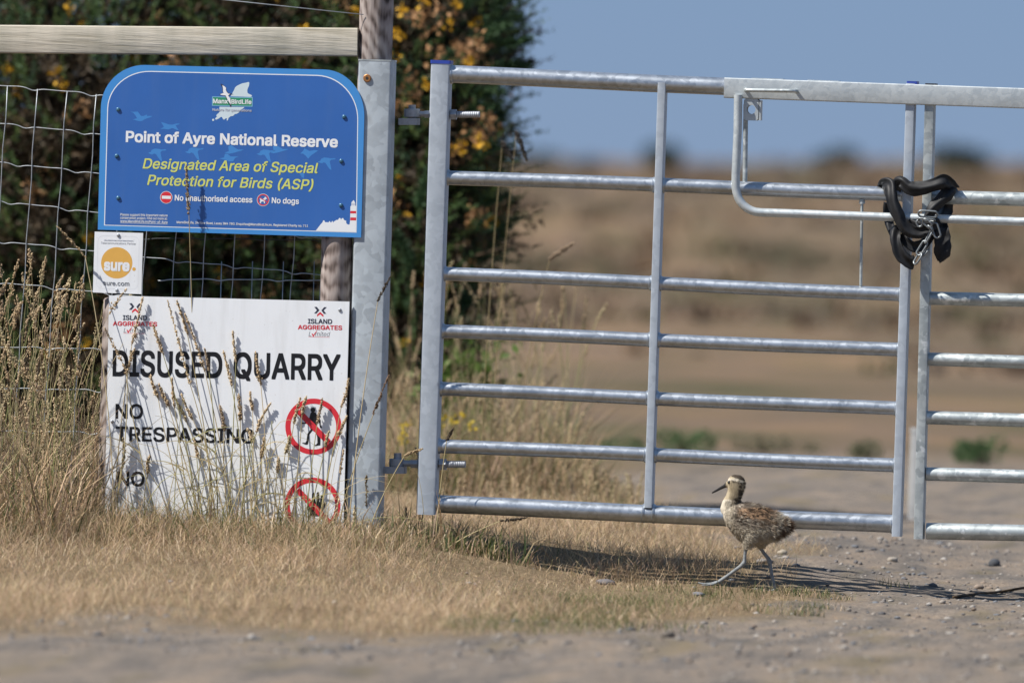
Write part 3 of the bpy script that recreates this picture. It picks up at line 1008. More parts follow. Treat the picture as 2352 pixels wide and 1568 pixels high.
def make_reserve_sign():
    root = thing('reserve_sign', P(530, 530, YS), 'blue nature reserve sign with rounded top corners and yellow lettering', 'sign')
    o = rounded(Z2(80, 1418), Z2(2230, 1483), Z2(2256, 500), Z2(1930, 112), Z2(470, 75), Z2(105, 420))
    panel = sheet('panel', o, M['sign_edge'], root, YS, 0.004)
    w = rounded(Z2(131, 1384), Z2(2194, 1443), Z2(2206, 520), Z2(1870, 156), Z2(510, 124), Z2(157, 430))
    i = rounded(Z2(138, 1378), Z2(2187, 1436), Z2(2199, 522), Z2(1868, 164), Z2(512, 131), Z2(164, 432))
    y = YS
    poly_part('border_line', w, M['white'], panel, y - 0.00008)
    poly_part('blue_field', i, M['sign_blue'], panel, y - 0.00016)
    y1 = y - 0.00024; y2 = y - 0.00032; y3 = y - 0.00040; y4 = y - 0.00048
    # flying geese in lighter blue
    geese = [GULL, flock(GULL, 668, 572, 1, 0.9)]
    for g in ([GULL]): poly_part('goose', [Z2(a, b) for a, b in g], M['bird_blue'], panel, y1)
    G2 = [(588, 598), (620, 580), (597, 540), (625, 548), (660, 560), (690, 562), (720, 553), (752, 552), (735, 562), (715, 566), (725, 585), (743, 610), (715, 600), (690, 590), (655, 602), (620, 596)]
    poly_part('goose', [Z2(a, b) for a, b in G2], M['bird_blue'], panel, y1)
    for dx, dy, s in ((0, 0, 1), (304, -8, 1), (888, 8, 1), (1385, 72, 0.98)):
        poly_part('goose', [Z2(488 + dx + (a - 488) * s, 793 + dy + (b - 793) * s) for a, b in HONK], M['bird_blue'], panel, y1)
    SOAR = [(1115, 790), (1150, 778), (1145, 740), (1170, 728), (1200, 750), (1225, 765), (1275, 764), (1250, 775), (1215, 785), (1180, 795), (1150, 800)]
    poly_part('goose', [Z2(a, b) for a, b in SOAR], M['bird_blue'], panel, y1)
    poly_part('goose', [Z2(a + 365, b - 4) for a, b in SOAR], M['bird_blue'], panel, y1)
    poly_part('goose', [Z2(a + 618, b + 8 + (a - 1115) * 0.05) for a, b in SOAR[:1] + [(1140, 790), (1160, 805), (1180, 828), (1205, 800), (1262, 758), (1235, 755), (1190, 765), (1150, 745), (1140, 765)]], M['bird_blue'], panel, y1)
    LOW = [(1070, 838), (1110, 830), (1118, 800), (1140, 800), (1165, 822), (1232, 822), (1200, 835), (1185, 862), (1160, 862), (1120, 850)]
    poly_part('goose', [Z2(a, b) for a, b in LOW], M['bird_blue'], panel, y1)
    poly_part('goose', [Z2(a, b) for a, b in ((1722, 950), (1768, 955), (1762, 1000), (1745, 990))], M['bird_blue'], panel, y1)
    # lettering
    lettering('title_lettering', 'Point of Ayre National Reserve', Z2, (308, 700), (2040, 745), 84, M['white'], panel, y2, 0, 0.024)
    lettering('subtitle_lettering', 'Designated Area of Special', Z2, (446, 918), (1878, 957), 80, M['yellow'], panel, y2, 0.2, 0.013)
    lettering('subtitle_lettering', 'Protection for Birds (ASP)', Z2, (483, 1052), (1840, 1092), 80, M['yellow'], panel, y2, 0.2, 0.013)
    lettering('notice_lettering', 'No unauthorised access', Z2, (708, 1180), (1342, 1197), 45, M['white'], panel, y2, 0, 0.018)
    lettering('notice_lettering', 'No dogs', Z2, (1500, 1201), (1722, 1209), 45, M['white'], panel, y2, 0, 0.018)
    lettering('small_lettering', 'Please support this important nature', Z2, (264, 1304), (650, 1312), 19, M['white'], panel, y2, 0, 0.012)
    lettering('small_lettering', 'conservation project. Find out more at:', Z2, (264, 1330), (648, 1338), 19, M['white'], panel, y2, 0, 0.012)
    lettering('small_lettering', 'www.ManxBirdLife.im/Point-of-Ayre', Z2, (264, 1357), (650, 1367), 19, M['white'], panel, y2, 0, 0.016)
    poly_part('underline', [Z2(264, 1362), Z2(650, 1372), Z2(650, 1374.5), Z2(264, 1364.5)], M['white'], panel, y2)
    lettering('small_lettering', 'ManxBirdLife, 34 New Road, Laxey IM4 7BG. Enquiries@ManxBirdLife.im. Registered Charity no. 711', Z2, (724, 1366), (1797, 1397), 18, M['white'], panel, y2, 0, 0.016)
    # no entry roundel
    poly_part('roundel_rim', circ(Z2, 639, 1155, 51), M['logo_pale'], panel, y2)
    poly_part('roundel', circ(Z2, 639, 1155, 47), M['red'], panel, y3)
    poly_part('roundel_bar', [Z2(603, 1141), Z2(677, 1143), Z2(677, 1168), Z2(603, 1166)], M['white'], panel, y4)
    # no dogs roundel
    ring_part('roundel_rim', circ(Z2, 1430, 1176, 51), circ(Z2, 1430, 1176, 47), M['logo_pale'], panel, y2)
    ring_part('roundel', circ(Z2, 1430, 1176, 47.5), circ(Z2, 1430, 1176, 38.5), M['red'], panel, y3)
    dog = [(776, 312), (790, 318), (812, 325), (850, 325), (878, 310), (882, 290), (905, 278), (914, 292), (936, 318), (925, 330), (902, 332), (895, 360), (892, 380), (890, 422), (872, 424), (868, 385), (835, 378), (808, 392), (806, 420), (790, 420), (776, 402), (788, 380), (786, 345)]
    poly_part('dog_pictogram', [ZD(a, b) for a, b in dog], M['white'], panel, y3 - .00004)
    poly_part('roundel_bar', [ZD(772, 305), ZD(785, 293), ZD(955, 388), ZD(942, 404)], M['red'], panel, y4)
    # lighthouse and buildings silhouette
    sk = [(550, 1088), (690, 905), (740, 855), (755, 810), (770, 793), (798, 800), (812, 845), (918, 850), (928, 820), (950, 815), (962, 850), (995, 850), (1008, 815), (1025, 812), (1045, 860), (1060, 830), (1085, 812), (1105, 805), (1130, 785), (1180, 780), (1200, 742), (1215, 726), (1245, 735), (1262, 780), (1285, 735), (1320, 730), (1345, 780), (1375, 800), (1402, 800), (1408, 870), (1430, 900), (1465, 912), (1500, 910), (1514, 800), (1524, 400), (1545, 385), (1552, 290), (1585, 255), (1610, 228), (1635, 258), (1655, 300), (1665, 385), (1690, 400), (1682, 800), (1692, 1125)]
    poly_part('lighthouse_silhouette', [ZL(a, b) for a, b in sk], M['white'], panel, y2)
    for a, b in ((530, 602), (712, 797)):
        poly_part('lighthouse_band', [ZL(1522, a), ZL(1684, a + 3), ZL(1680, b), ZL(1517, b - 3)], M['red'], panel, y3)
    poly_part('lantern', [ZL(1550, 310), ZL(1660, 312), ZL(1662, 378), ZL(1547, 376)], M['faint'], panel, y3)
    # island logo
    north = [(1000, 665), (1060, 560), (1110, 470), (1150, 375), (1210, 325), (1290, 285), (1380, 245), (1480, 228), (1595, 200), (1612, 235), (1600, 330), (1565, 400), (1545, 470), (1548, 540), (1570, 575), (1650, 610), (1700, 645), (1690, 675), (1640, 690)]
    south = [(640, 1010), (1450, 1018), (1420, 1060), (1340, 1105), (1280, 1190), (1200, 1240), (1140, 1245), (1080, 1310), (1000, 1320), (930, 1380), (905, 1460), (870, 1455), (880, 1395), (850, 1380), (810, 1415), (780, 1435), (745, 1400), (720, 1345), (680, 1340), (620, 1390), (540, 1430), (510, 1425), (490, 1400), (560, 1320), (525, 1300), (560, 1250), (600, 1225), (650, 1160), (630, 1050)]
    for n_ in (north, south):
        poly_part('island_logo', [ZM(a, b) for a, b in n_], M['logo_pale'], panel, y2)
    poly_part('island_logo', circ(ZM, 430, 1438, 36, 14), M['logo_pale'], panel, y2)
    poly_part('logo_plate_rim', [ZM(388, 665), ZM(1730, 692), ZM(1722, 1015), ZM(385, 985)], M['bird_blue'], panel, y3)
    M['rim'] = M.get('rim') or plain('pale blue print', (0.22, 0.45, 0.58), 0.4)
    poly_part('logo_plate_rim', [ZM(398, 675), ZM(1722, 700), ZM(1713, 1005), ZM(394, 976)], M['rim'], panel, y3 - .00004)
    poly_part('logo_plate', [ZM(422, 698), ZM(1697, 726), ZM(1688, 982), ZM(417, 952)], M['green'], panel, y4)
    lettering('logo_lettering', 'Manx', ZM, (425, 893), (910, 903), 140, M['white'], panel, y4 - .00006, 0, 0.022)
    lettering('logo_lettering', 'BirdLife', ZM, (1025, 908), (1680, 922), 135, M['white'], panel, y4 - .00006, 0, 0.022)
    lettering('logo_lettering', 'Nature for generations', ZM, (408, 1140), (1685, 1172), 78, M['faint'], panel, y4 - .00006, 0, 0.012)
    gan = [(665, 255), (740, 285), (800, 330), (858, 390), (852, 450), (880, 510), (930, 565), (990, 575), (1100, 600), (1000, 610), (930, 650), (1000, 740), (1012, 850), (1030, 1000), (1000, 1025), (940, 900), (870, 770), (820, 650), (720, 640), (625, 605), (700, 575), (760, 555), (735, 520), (735, 420), (700, 330)]
    poly_part('gannet_logo', [ZM(a, b) for a, b in gan], M['navy'], panel, y4 - .00010)
    ganw = [(730, 305), (800, 340), (850, 395), (843, 455), (865, 515), (920, 580), (985, 590), (930, 630), (920, 650), (990, 745), (1002, 850), (1005, 940), (960, 880), (890, 755), (835, 640), (720, 632), (650, 610), (705, 582), (775, 560), (752, 520), (752, 420)]
    poly_part('gannet_logo', [ZM(a, b) for a, b in ganw], M['white'], panel, y4 - .00014)
    for x, yy in ((247, 438), (235, 817), (247, 1160), (2092, 498), (2068, 858), (2066, 1220)):
        screw(panel, Z2, x, yy, YS - .0008, M['screw_blue'])
make_reserve_sign()

def make_small_sign():
    root = thing('sponsor_sign', P(270, 670, YS), 'small white sign with an orange disc below the blue sign', 'sign')
    panel = sheet('panel', [Z3(120, 62), Z3(515, 73), Z3(500, 572), Z3(105, 558)], M['panel_white'], root, YS - .001, 0.004)
    y = YS - .0011
    def rr(x0, x1, y0, y1, r, n=6):
        out = []
        for cx, cy, a0 in ((x1 - r, y0 + r, -90), (x1 - r, y1 - r, 0), (x0 + r, y1 - r, 90), (x0 + r, y0 + r, 180)):
            for k in range(n + 1):
                a = R(a0 + 90 * k / n)
                X = cx + r * math.cos(a); Yp = cy + r * math.sin(a)
                out.append(Z3(X - (Yp - 300) * 0.03, Yp + (X - 300) * 0.028))
        return out
    M['hair'] = plain('hairline print', (0.68, 0.69, 0.72), 0.4)
    ring_part('frame_line', rr(140, 480, 98, 530, 45), rr(142.5, 477.5, 100.5, 527.5, 43), M['hair'], panel, y)
    poly_part('orange_disc', circ(Z3, 300, 317, 128), M['orange'], panel, y)
    poly_part('orange_dot', circ(Z3, 441, 368, 15, 24), M['orange'], panel, y)
    lettering('disc_lettering', 'sure', Z3, (194, 375), (404, 382), 72, M['white'], panel, y - .00012, 0, 0.030, 'x') if False else \
        lettering('disc_lettering', 'sure', Z3, (194, 375), (404, 382), 62, M['white'], panel, y - .00012, 0, 0.035, 'x')
    lettering('address_lettering', 'sure.com', Z3, (190, 499), (402, 505), 26, M['grey_print'], panel, y - .00008, 0, 0.010, 'x')
    lettering('small_lettering', 'Telecommunications Partner', Z3, (170, 163), (458, 171), 17, M['grey_print'], panel, y - .00008, 0, 0.0)
    lettering('small_lettering', 'Manx BirdLife Point of Ayre National Reserve', Z3, (197, 136), (435, 142), 10, M['faint'], panel, y - .00008, 0, 0.004)
    screw(panel, Z3, 313, 92, YS - .001, M['zinc'], 0.0045)
    screw(panel, Z3, 301, 541, YS - .001, M['zinc'], 0.0045)
make_small_sign()

def aggregates_logo(panel, dx, dy, y):
    Zf = lambda a, b: Z5(a + dx, b + dy)
    q = lambda name, pts, mt: poly_part(name, [Zf(a, b) for a, b in pts], mt, panel, y)
    q('chevron', [(1938, 98), (1962, 97), (1985, 128), (1958, 158), (1936, 157), (1962, 128)], M['navy'])
    q('chevron', [(2052, 101), (2028, 99), (2003, 129), (2024, 160), (2048, 161), (2024, 130)], M['navy'])
    q('chevron', [(1992, 143), (2022, 170), (2021, 190), (1992, 164), (1963, 187), (1964, 166)], M['red'])
    lettering('logo_lettering', 'ISLAND', Zf, (1880, 247), (2100, 250), 40, M['navy'], panel, y, 0, 0.022)
    lettering('logo_lettering', 'AGGREGATES', Zf, (1790, 299), (2190, 305), 37, M['red'], panel, y, 0, 0.022)
    lettering('logo_lettering', 'L', Zf, (1887, 362), (1912, 362), 42, M['grey_print'], panel, y, 0.25, 0.0)
    lettering('logo_lettering', 'mited', Zf, (1945, 363), (2083, 365), 42, M['grey_print'], panel, y, 0.25, 0.0)
    q('tick', [(1914, 340), (1922, 336), (1930, 350), (1960, 312), (1966, 312), (1932, 366), (1926, 366)], M['red'])
    q('underline', [(1886, 367), (2078, 371), (2078, 374), (1886, 370)], M['red'])

def make_quarry_sign():
    root = thing('quarry_sign', P(520, 1280, YQ), 'large white disused quarry warning sign standing in tall dry grass', 'sign')
    outline = [Z3(237, 583), Z3(2200, 633), (786.5, 1292), (238.5, 1276)]
    panel = sheet('panel', outline, M['panel_white'], root, YQ, 0.004)
    y = YQ - 0.0001; y2 = y - .0001; y3 = y2 - .0001
    lettering('warning_lettering', 'DISUSED', Z3, (265, 1235), (1160, 1252), 200, M['black'], panel, y, 0, 0.018)
    lettering('warning_lettering', 'QUARRY', Z3, (1252, 1253), (2125, 1271), 200, M['black'], panel, y, 0, 0.018)
    lettering('warning_lettering', 'NO', Z4, (260, 308), (462, 311), 102, M['black'], panel, y, 0, 0.016)
    lettering('warning_lettering', 'TRESPASSING', Z4, (262, 472), (1281, 492), 100, M['black'], panel, y, 0, 0.016)
    lettering('warning_lettering', 'NO', Z4, (272, 802), (473, 807), 102, M['black'], panel, y, 0, 0.016)
    for dx, dy in ((0, 0), (-1674, -33)):
        aggregates_logo(panel, dx, dy, y)
    # walking figure inside a red prohibition ring
    head = circ(ZC, 404, 217, 30, 24)
    poly_part('pictogram', head, M['black'], panel, y)
    body = [(385, 243), (372, 262), (362, 300), (350, 345), (330, 372), (290, 372), (262, 370), (262, 390), (300, 388), (345, 385), (365, 360), (362, 430), (375, 455), (335, 510), (325, 590), (312, 618), (272, 616), (275, 626), (318, 645), (342, 640), (355, 580), (360, 520), (400, 470), (440, 500), (455, 545), (458, 620), (445, 638), (420, 650), (430, 660), (495, 650), (497, 570), (485, 520), (455, 440), (450, 340), (470, 350), (480, 385), (490, 435), (512, 440), (515, 425), (500, 410), (498, 345), (480, 310), (450, 270), (432, 245)]
    poly_part('pictogram', [ZC(a, b) for a, b in body], M['black'], panel, y)
    cx, cy = 409, 421
    ring_part('prohibition_ring', circ(ZC, cx, cy, 344), circ(ZC, cx, cy, 280), M['red'], panel, y2)
    poly_part('prohibition_bar', [ZC(196, 252), ZC(248, 206), ZC(625, 590), ZC(577, 645)], M['red'], panel, y2 - .00008)
    # raised hand ring, half sunk in the grass
    cy2 = 1385; cx2 = 398
    ring_part('prohibition_ring', circ(ZC, cx2, cy2, 342), circ(ZC, cx2, cy2, 278), M['red'], panel, y2)
    hand = [(330, 1420), (345, 1370), (388, 1350), (392, 1245), (412, 1222), (425, 1250), (432, 1335), (445, 1335), (448, 1235), (468, 1215), (482, 1240), (482, 1340), (492, 1340), (500, 1265), (517, 1250), (528, 1270), (520, 1360), (535, 1365), (560, 1345), (568, 1358), (530, 1440), (510, 1520), (380, 1520)]
    poly_part('pictogram', [ZC(a, b) for a, b in hand], M['black'], panel, y)
    poly_part('prohibition_bar', [ZC(cx2 - 213, cy2 - 169), ZC(cx2 - 161, cy2 - 215), ZC(cx2 + 216, cy2 + 169), ZC(cx2 + 168, cy2 + 224)], M['red'], panel, y2 - .00008)
    screw(panel, Z5, 137, 80, YQ, M['zinc'], 0.0045)
    screw(panel, Z5, 2170, 125, YQ, M['zinc'], 0.0045)
    screw(panel, Z4, 237, 333, YQ, M['zinc'], 0.0045)
make_quarry_sign()

# ================================================================= INNER TUBE AND CHAIN
def strip(mb, pts, widths, thick, Ys, n=22, seed=0):
    rr = random.Random(seed)
    P3 = [P(*ZT(*p), Yv) for p, Yv in zip(pts, Ys)]
    # Catmull-Rom
    fine = []; fw = []
    for i in range(len(P3) - 1):
        p0 = P3[max(i - 1, 0)]; p1 = P3[i]; p2 = P3[i + 1]; p3 = P3[min(i + 2, len(P3) - 1)]
        for k in range(6):
            t = k / 6
            fine.append(0.5 * ((2 * p1) + (p2 - p0) * t + (2 * p0 - 5 * p1 + 4 * p2 - p3) * t * t + (3 * p1 - p0 - 3 * p2 + p3) * t ** 3))
            fw.append(widths[i] * (1 - t) + widths[i + 1] * t)
    fine.append(P3[-1]); fw.append(widths[-1])
    vs = []; fs = []
    for i, p in enumerate(fine):
        t = (fine[min(i + 1, len(fine) - 1)] - fine[max(i - 1, 0)]).normalized()
        side = t.cross(EY)
        side = side.normalized() if side.length > 1e-4 else Vector((1, 0, 0))
        nor = side.cross(t).normalized()
        hw = fw[i] / 6.03 * 0.91875 * PX / 2
        for k in range(n):
            a = 2 * math.pi * k / n
            crease = 1 + 0.32 * math.sin(3 * a + i * 0.14 + seed) + 0.10 * math.sin(5 * a - i * 0.2 + 2 * seed)
            edge = 1 + 0.06 * math.sin(i * 0.45 + seed * 2) + 0.03 * math.sin(i * 1.1 + a)
            fold = 0.0035 * math.sin(2.2 * math.cos(a) * 1.6 + i * 0.12 + seed)
            vs.append(p + side * (hw * 1.12 * edge * math.cos(a)) + nor * (0.55 * thick * math.sin(a) * crease + fold))
    for i in range(len(fine) - 1):
        for k in range(n):
            fs.append((i * n + k, i * n + (k + 1) % n, (i + 1) * n + (k + 1) % n, (i + 1) * n + k))
    fs += [tuple(range(n))[::-1], tuple(range((len(fine) - 1) * n, len(fine) * n))]
    mb.add(vs, fs)

def make_inner_tube():
    root = thing('inner_tube', P(2110, 560, -0.05), 'black rubber inner tube knotted round the two meeting gate stiles', 'inner tube')
    def part(pts, w, Ys, th=0.007, seed=0):
        mb = MB(); strip(mb, pts, w, th, Ys, seed=seed)
        mb.build('tube_strand', M['rubber'], root, True, 70)
    part([(130, 330), (165, 235), (250, 245), (285, 400), (330, 570), (400, 720), (460, 850), (560, 940), (700, 975), (860, 930)],
         [90, 130, 165, 170, 165, 165, 165, 170, 175, 120], [0.02, -0.02, -0.045, -0.062, -0.068, -0.07, -0.07, -0.068, -0.066, -0.06], 0.009, 1)
    part([(360, 420), (390, 240), (440, 210), (560, 300), (700, 310), (900, 265), (1080, 205), (1190, 260), (1275, 300)],
         [110, 150, 150, 190, 190, 185, 190, 170, 60], [0.0, -0.03, -0.05, -0.056, -0.058, -0.058, -0.052, -0.03, 0.01], 0.010, 2)
    part([(1210, 290), (1120, 400), (1020, 500), (930, 590), (870, 690), (820, 760)], [140, 190, 170, 160, 140, 90],
         [-0.03, -0.045, -0.052, -0.06, -0.062, -0.06], 0.009, 3)
    part([(1170, 330), (1140, 480), (1110, 640), (1060, 760), (1045, 900), (1060, 1050), (1070, 1180), (1050, 1300), (1020, 1410)],
         [120, 170, 190, 150, 190, 220, 240, 210, 60], [0.04, 0.045, 0.045, 0.0, -0.044, -0.048, -0.05, -0.048, -0.04], 0.008, 4)
    part([(220, 520), (225, 650), (270, 860), (330, 1000)], [90, 110, 120, 120], [0.03, 0.035, 0.01, -0.03], 0.008, 5)
    part([(380, 900), (350, 1010), (365, 1140), (420, 1280), (500, 1370), (590, 1420), (640, 1430)], [150, 140, 150, 160, 180, 190, 150],
         [-0.03, -0.05, -0.058, -0.06, -0.06, -0.058, -0.055], 0.009, 6)
    part([(420, 1020), (520, 1120), (650, 1190), (800, 1130), (900, 1000)], [120, 130, 150, 140, 120], [-0.03, -0.04, -0.042, -0.04, -0.036], 0.009, 7)
    part([(560, 830), (660, 880), (780, 900), (900, 860), (1000, 780)], [120, 170, 200, 180, 120], [-0.045, -0.06, -0.062, -0.058, -0.05], 0.009, 8)
make_inner_tube()

def make_chain():
    root = thing('chain', P(2130, 560, -0.07), 'short grey steel chain hooked through the black inner tube', 'chain')
    links = [((700, 685), (985, 700), 95, -.082, 0.3), ((700, 770), (950, 790), 85, -.088, 1.2), ((690, 790), (735, 880), 60, -.085, .2),
             ((770, 780), (890, 880), 90, -.094, .4), ((930, 830), (1000, 1050), 100, -.088, 0.2), ((840, 870), (915, 950), 60, -.090, 1.2),
             ((905, 940), (800, 1130), 60, -.082, 1.1), ((815, 1105), (690, 1310), 85, -.080, 0.3), ((740, 1285), (640, 1445), 90, -.080, 0.8), ((850, 1225), (755, 1330), 55, -.074, 1.2)]
    for a, b, w, Y, tw in links:
        A = P(*ZT(*a), Y); B = P(*ZT(*b), Y)
        c = (A + B) / 2; L = (B - A); hl = L.length / 2; d = L.normalized()
        s = d.cross(EY).normalized(); nrm = EY * -1
        s = s * math.cos(tw) + nrm * math.sin(tw)
        hw = w / 6.03 * 0.91875 * PX / 2
        hw = max(hw, 0.0065); hl = max(hl, hw * 1.3)
        pts = []
        for k in range(25):
            q = 2 * math.pi * k / 24
            st = hl - hw
            x = hw * math.cos(q) + (st if math.cos(q) > 0.001 else -st if math.cos(q) < -0.001 else 0)
            pts.append(c + d * x + s * (hw * math.sin(q)))
        mb = MB(); mb.tube(pts, 0.0026, 8, False)
        mb.build('link', M['chain'], root, True, 60)
make_chain()

# ================================================================= VEGETATION
def unit(v):
    return v / np.maximum(np.linalg.norm(v, axis=-1, keepdims=True), 1e-9)

def blade_mesh(pos, h, w, lean, az, col, tipcol=None, bend=0.5):
    """curved blades: 5 points, one quad and one triangle each"""
    n = len(pos)
    d = np.stack([np.cos(az), np.sin(az), np.zeros(n)], -1)
    fa = rng.uniform(0, 2 * np.pi, n)
    s = np.stack([np.cos(fa), np.sin(fa), np.zeros(n)], -1) * (w / 2)[:, None]
    up = np.array([0, 0, 1.0])
    mid = pos + up * (h * 0.55)[:, None] + d * (lean * h * 0.35)[:, None]
    tip = pos + up * (h * (1 - 0.35 * bend * lean))[:, None] + d * (lean * h)[:, None]
    V = np.stack([pos - s, pos + s, mid + s * 0.8, mid - s * 0.8, tip], 1).reshape(-1, 3)
    b = np.arange(n) * 5
    F = np.stack([b, b + 1, b + 2, b + 3, b + 3, b + 2, b + 4], -1).ravel()
    LT = np.tile([4, 3], n)
    tc = col if tipcol is None else tipcol
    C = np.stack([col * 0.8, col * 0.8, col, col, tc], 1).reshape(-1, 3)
    return V, F, LT, C

def merge(parts):
    V = []; F = []; L = []; C = []; o = 0
    for v, f, l, c in parts:
        V.append(v); F.append(np.asarray(f) + o); L.append(l); C.append(c); o += len(v)
    return np.concatenate(V), np.concatenate(F), np.concatenate(L), np.concatenate(C)

STRAW = np.array([(0.30, 0.205, 0.105), (0.36, 0.26, 0.14), (0.25, 0.165, 0.08), (0.41, 0.32, 0.19), (0.21, 0.155, 0.075), (0.30, 0.23, 0.11), (0.30, 0.20, 0.12), (0.26, 0.18, 0.11)]) * np.array([1.68, 1.70, 1.95])
GREEN = np.array([(0.085, 0.115, 0.035), (0.13, 0.15, 0.05), (0.17, 0.17, 0.065), (0.06, 0.09, 0.03)])
def straw(n, green=0.1, x=None, y=None):
    c = STRAW[rng.integers(0, len(STRAW), n)] * rng.uniform(0.8, 1.15, (n, 1))
    g = GREEN[rng.integers(0, len(GREEN), n)] * rng.uniform(0.8, 1.2, (n, 1))
    return np.where((rng.random(n) < green)[:, None], g, c)

def make_turf():
    parts = []
    # short verge turf
    n = 520000
    x = rng.uniform(-2.4, 2.2, n); y = rng.uniform(-4.6, 5.2, n)
    vm = verge_mask(x, y)
    patch = vnoise(x * 2.6, y * 1.1)
    keep = rng.random(n) < np.clip(vm * 1.3 - 0.35, 0, 1) * (0.35 + 0.9 * patch) * np.where(y < -1.9, 0.55 + 0.25 * vm, 1.0)
    lat = 1176 + 900 * (x * math.cos(THETA) + y * math.sin(THETA))
    foot = sum(np.exp(-((x - f.x) ** 2 + ((y - f.y) * 0.5) ** 2) / (2 * 0.075 ** 2)) for f in FOOT)
    keep &= rng.random(n) < (1 - 0.72 * sstep(1470, 1640, lat) * (y < 0.1)) * (1 - 0.9 * np.clip(foot, 0, 1))
    x, y, vm, patch = x[keep], y[keep], vm[keep], patch[keep]
    n = len(x)
    near_fence = np.exp(-((y + 0.15) / 0.55) ** 2) * sstep(0.15, -0.35, x)
    h = rng.gamma(5, 1, n) / 5 * (0.021 + 0.017 * patch * vm + 0.034 * near_fence + 0.05 * sstep(-0.75, -1.2, x) * sstep(-1.6, -0.6, y))
    h *= 1 + 0.5 * sstep(0.8, 2.5, y)
    lt = 1176 + 900 * (x * math.cos(THETA) + y * math.sin(THETA))
    under = sstep(1000, 1080, lt) * (1 - sstep(1640, 1740, lt))
    h *= 1 + under * (0.5 * sstep(-0.02, 0.06, y) * (1 - sstep(0.40, 0.60, y)) - 0.5 * sstep(-1.6, -1.0, y) * (1 - sstep(-0.10, -0.02, y)))
    pos = np.stack([x, y, ground_z(x, y) - 0.004], -1)
    gr = np.clip(0.05 + 0.5 * near_fence * vnoise(x * 5, y * 5) + 0.6 * sstep(0.70, 0.9, vnoise(x * 1.7 + 8, y * 0.9 + 4)) + 0.25 * (x > 0.9), 0, 0.75)
    c = STRAW[rng.integers(0, len(STRAW), n)] * rng.uniform(0.82, 1.10, (n, 1)) * (0.74 + 0.28 * vnoise(x * 2 + 3, y * 2) + 0.30 * vnoise(x * 9 + 1, y * 2.4))[:, None]
    g = GREEN[rng.integers(0, len(GREEN), n)] * rng.uniform(0.9, 1.3, (n, 1))
    c = np.where((rng.random(n) < gr)[:, None], g, c)
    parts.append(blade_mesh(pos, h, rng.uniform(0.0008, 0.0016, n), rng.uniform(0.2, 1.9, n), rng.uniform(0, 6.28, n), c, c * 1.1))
    # little green tufts on the gravel near the chick
    for px, py, r, k in ((1800, 1352, .10, 260), (1860, 1366, .07, 140), (1560, 1352, .14, 200), (1590, 1368, .10, 120), (1700, 1362, .08, 70), (1800, 1408, .10, 180), (1885, 1398, .06, 70),
                         (1500, 1443, .16, 240), (1420, 1438, .12, 160), (2050, 1345, .05, 50), (1920, 1376, .05, 50), (1850, 1415, .05, 60)):
        q = G(px, py)
        a = rng.uniform(0, 6.28, k); rr = r * np.sqrt(rng.random(k))
        X = q.x + rr * np.cos(a); Yv = q.y + rr * np.sin(a) * 1.6
        c = straw(k, 0.62)
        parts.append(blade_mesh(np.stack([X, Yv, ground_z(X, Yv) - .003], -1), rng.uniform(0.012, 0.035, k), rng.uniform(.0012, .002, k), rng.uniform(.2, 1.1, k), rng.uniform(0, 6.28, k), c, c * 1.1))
    me = mesh_np('turf', *merge(parts)[:3], merge(parts)[3], M['grass'])
    tag(place('short_grass', me), 'short parched straw coloured grass on the verge', 'grass', kind='stuff')
make_turf()

# seed heads: small pointed grains packed in uneven lobes along the upper stalk
OCT = np.array([(0, 0, 1), (1, 0, 0), (0, 1, 0), (-1, 0, 0), (0, -1, 0), (0, 0, -1)], float)
OCTF = np.array([(0, 1, 2), (0, 2, 3), (0, 3, 4), (0, 4, 1), (5, 2, 1), (5, 3, 2), (5, 4, 3), (5, 1, 4)])
def grains(cen, axis_, ln, wd, col):
    n = len(cen)
    ax = unit(axis_)
    ref = np.where(np.abs(ax[:, 2:3]) < 0.9, np.array([[0, 0, 1.0]]), np.array([[1.0, 0, 0]]))
    u = unit(np.cross(ax, ref)); v = np.cross(ax, u)
    V = cen[:, None, :] + OCT[None, :, 0:1] * u[:, None] * wd[:, None, None] + OCT[None, :, 1:2] * v[:, None] * wd[:, None, None] + OCT[None, :, 2:3] * ax[:, None] * ln[:, None, None]
    F = (OCTF[None] + (np.arange(n) * 6)[:, None, None]).ravel()
    C = np.repeat(col, 6, 0).reshape(n, 6, 3).copy()
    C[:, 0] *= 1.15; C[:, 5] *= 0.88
    return V.reshape(-1, 3), F, np.full(n * 8, 3), C.reshape(-1, 3)

def tube_np(pts, r0, r1, col, n=4):
    pts = np.asarray(pts, float); k = len(pts)
    t = unit(np.gradient(pts, axis=0))
    u = unit(np.cross(t, np.array([0.2, 1.0, 0.1]))); v = np.cross(t, u)
    r = np.linspace(r0, r1, k)[:, None, None]
    a = np.arange(n) * 2 * np.pi / n
    V = pts[:, None] + r * (np.cos(a)[None, :, None] * u[:, None] + np.sin(a)[None, :, None] * v[:, None])
    F = []
    for i in range(k - 1):
        for j in range(n):
            F += [i * n + j, i * n + (j + 1) % n, (i + 1) * n + (j + 1) % n, (i + 1) * n + j]
    return V.reshape(-1, 3), np.array(F), np.full((k - 1) * n, 4), np.tile(np.asarray(col), (k * n, 1))

def bez(a, b, c, n):
    t = np.linspace(0, 1, n)[:, None]
    return (1 - t) ** 2 * a + 2 * t * (1 - t) * b + t ** 2 * c

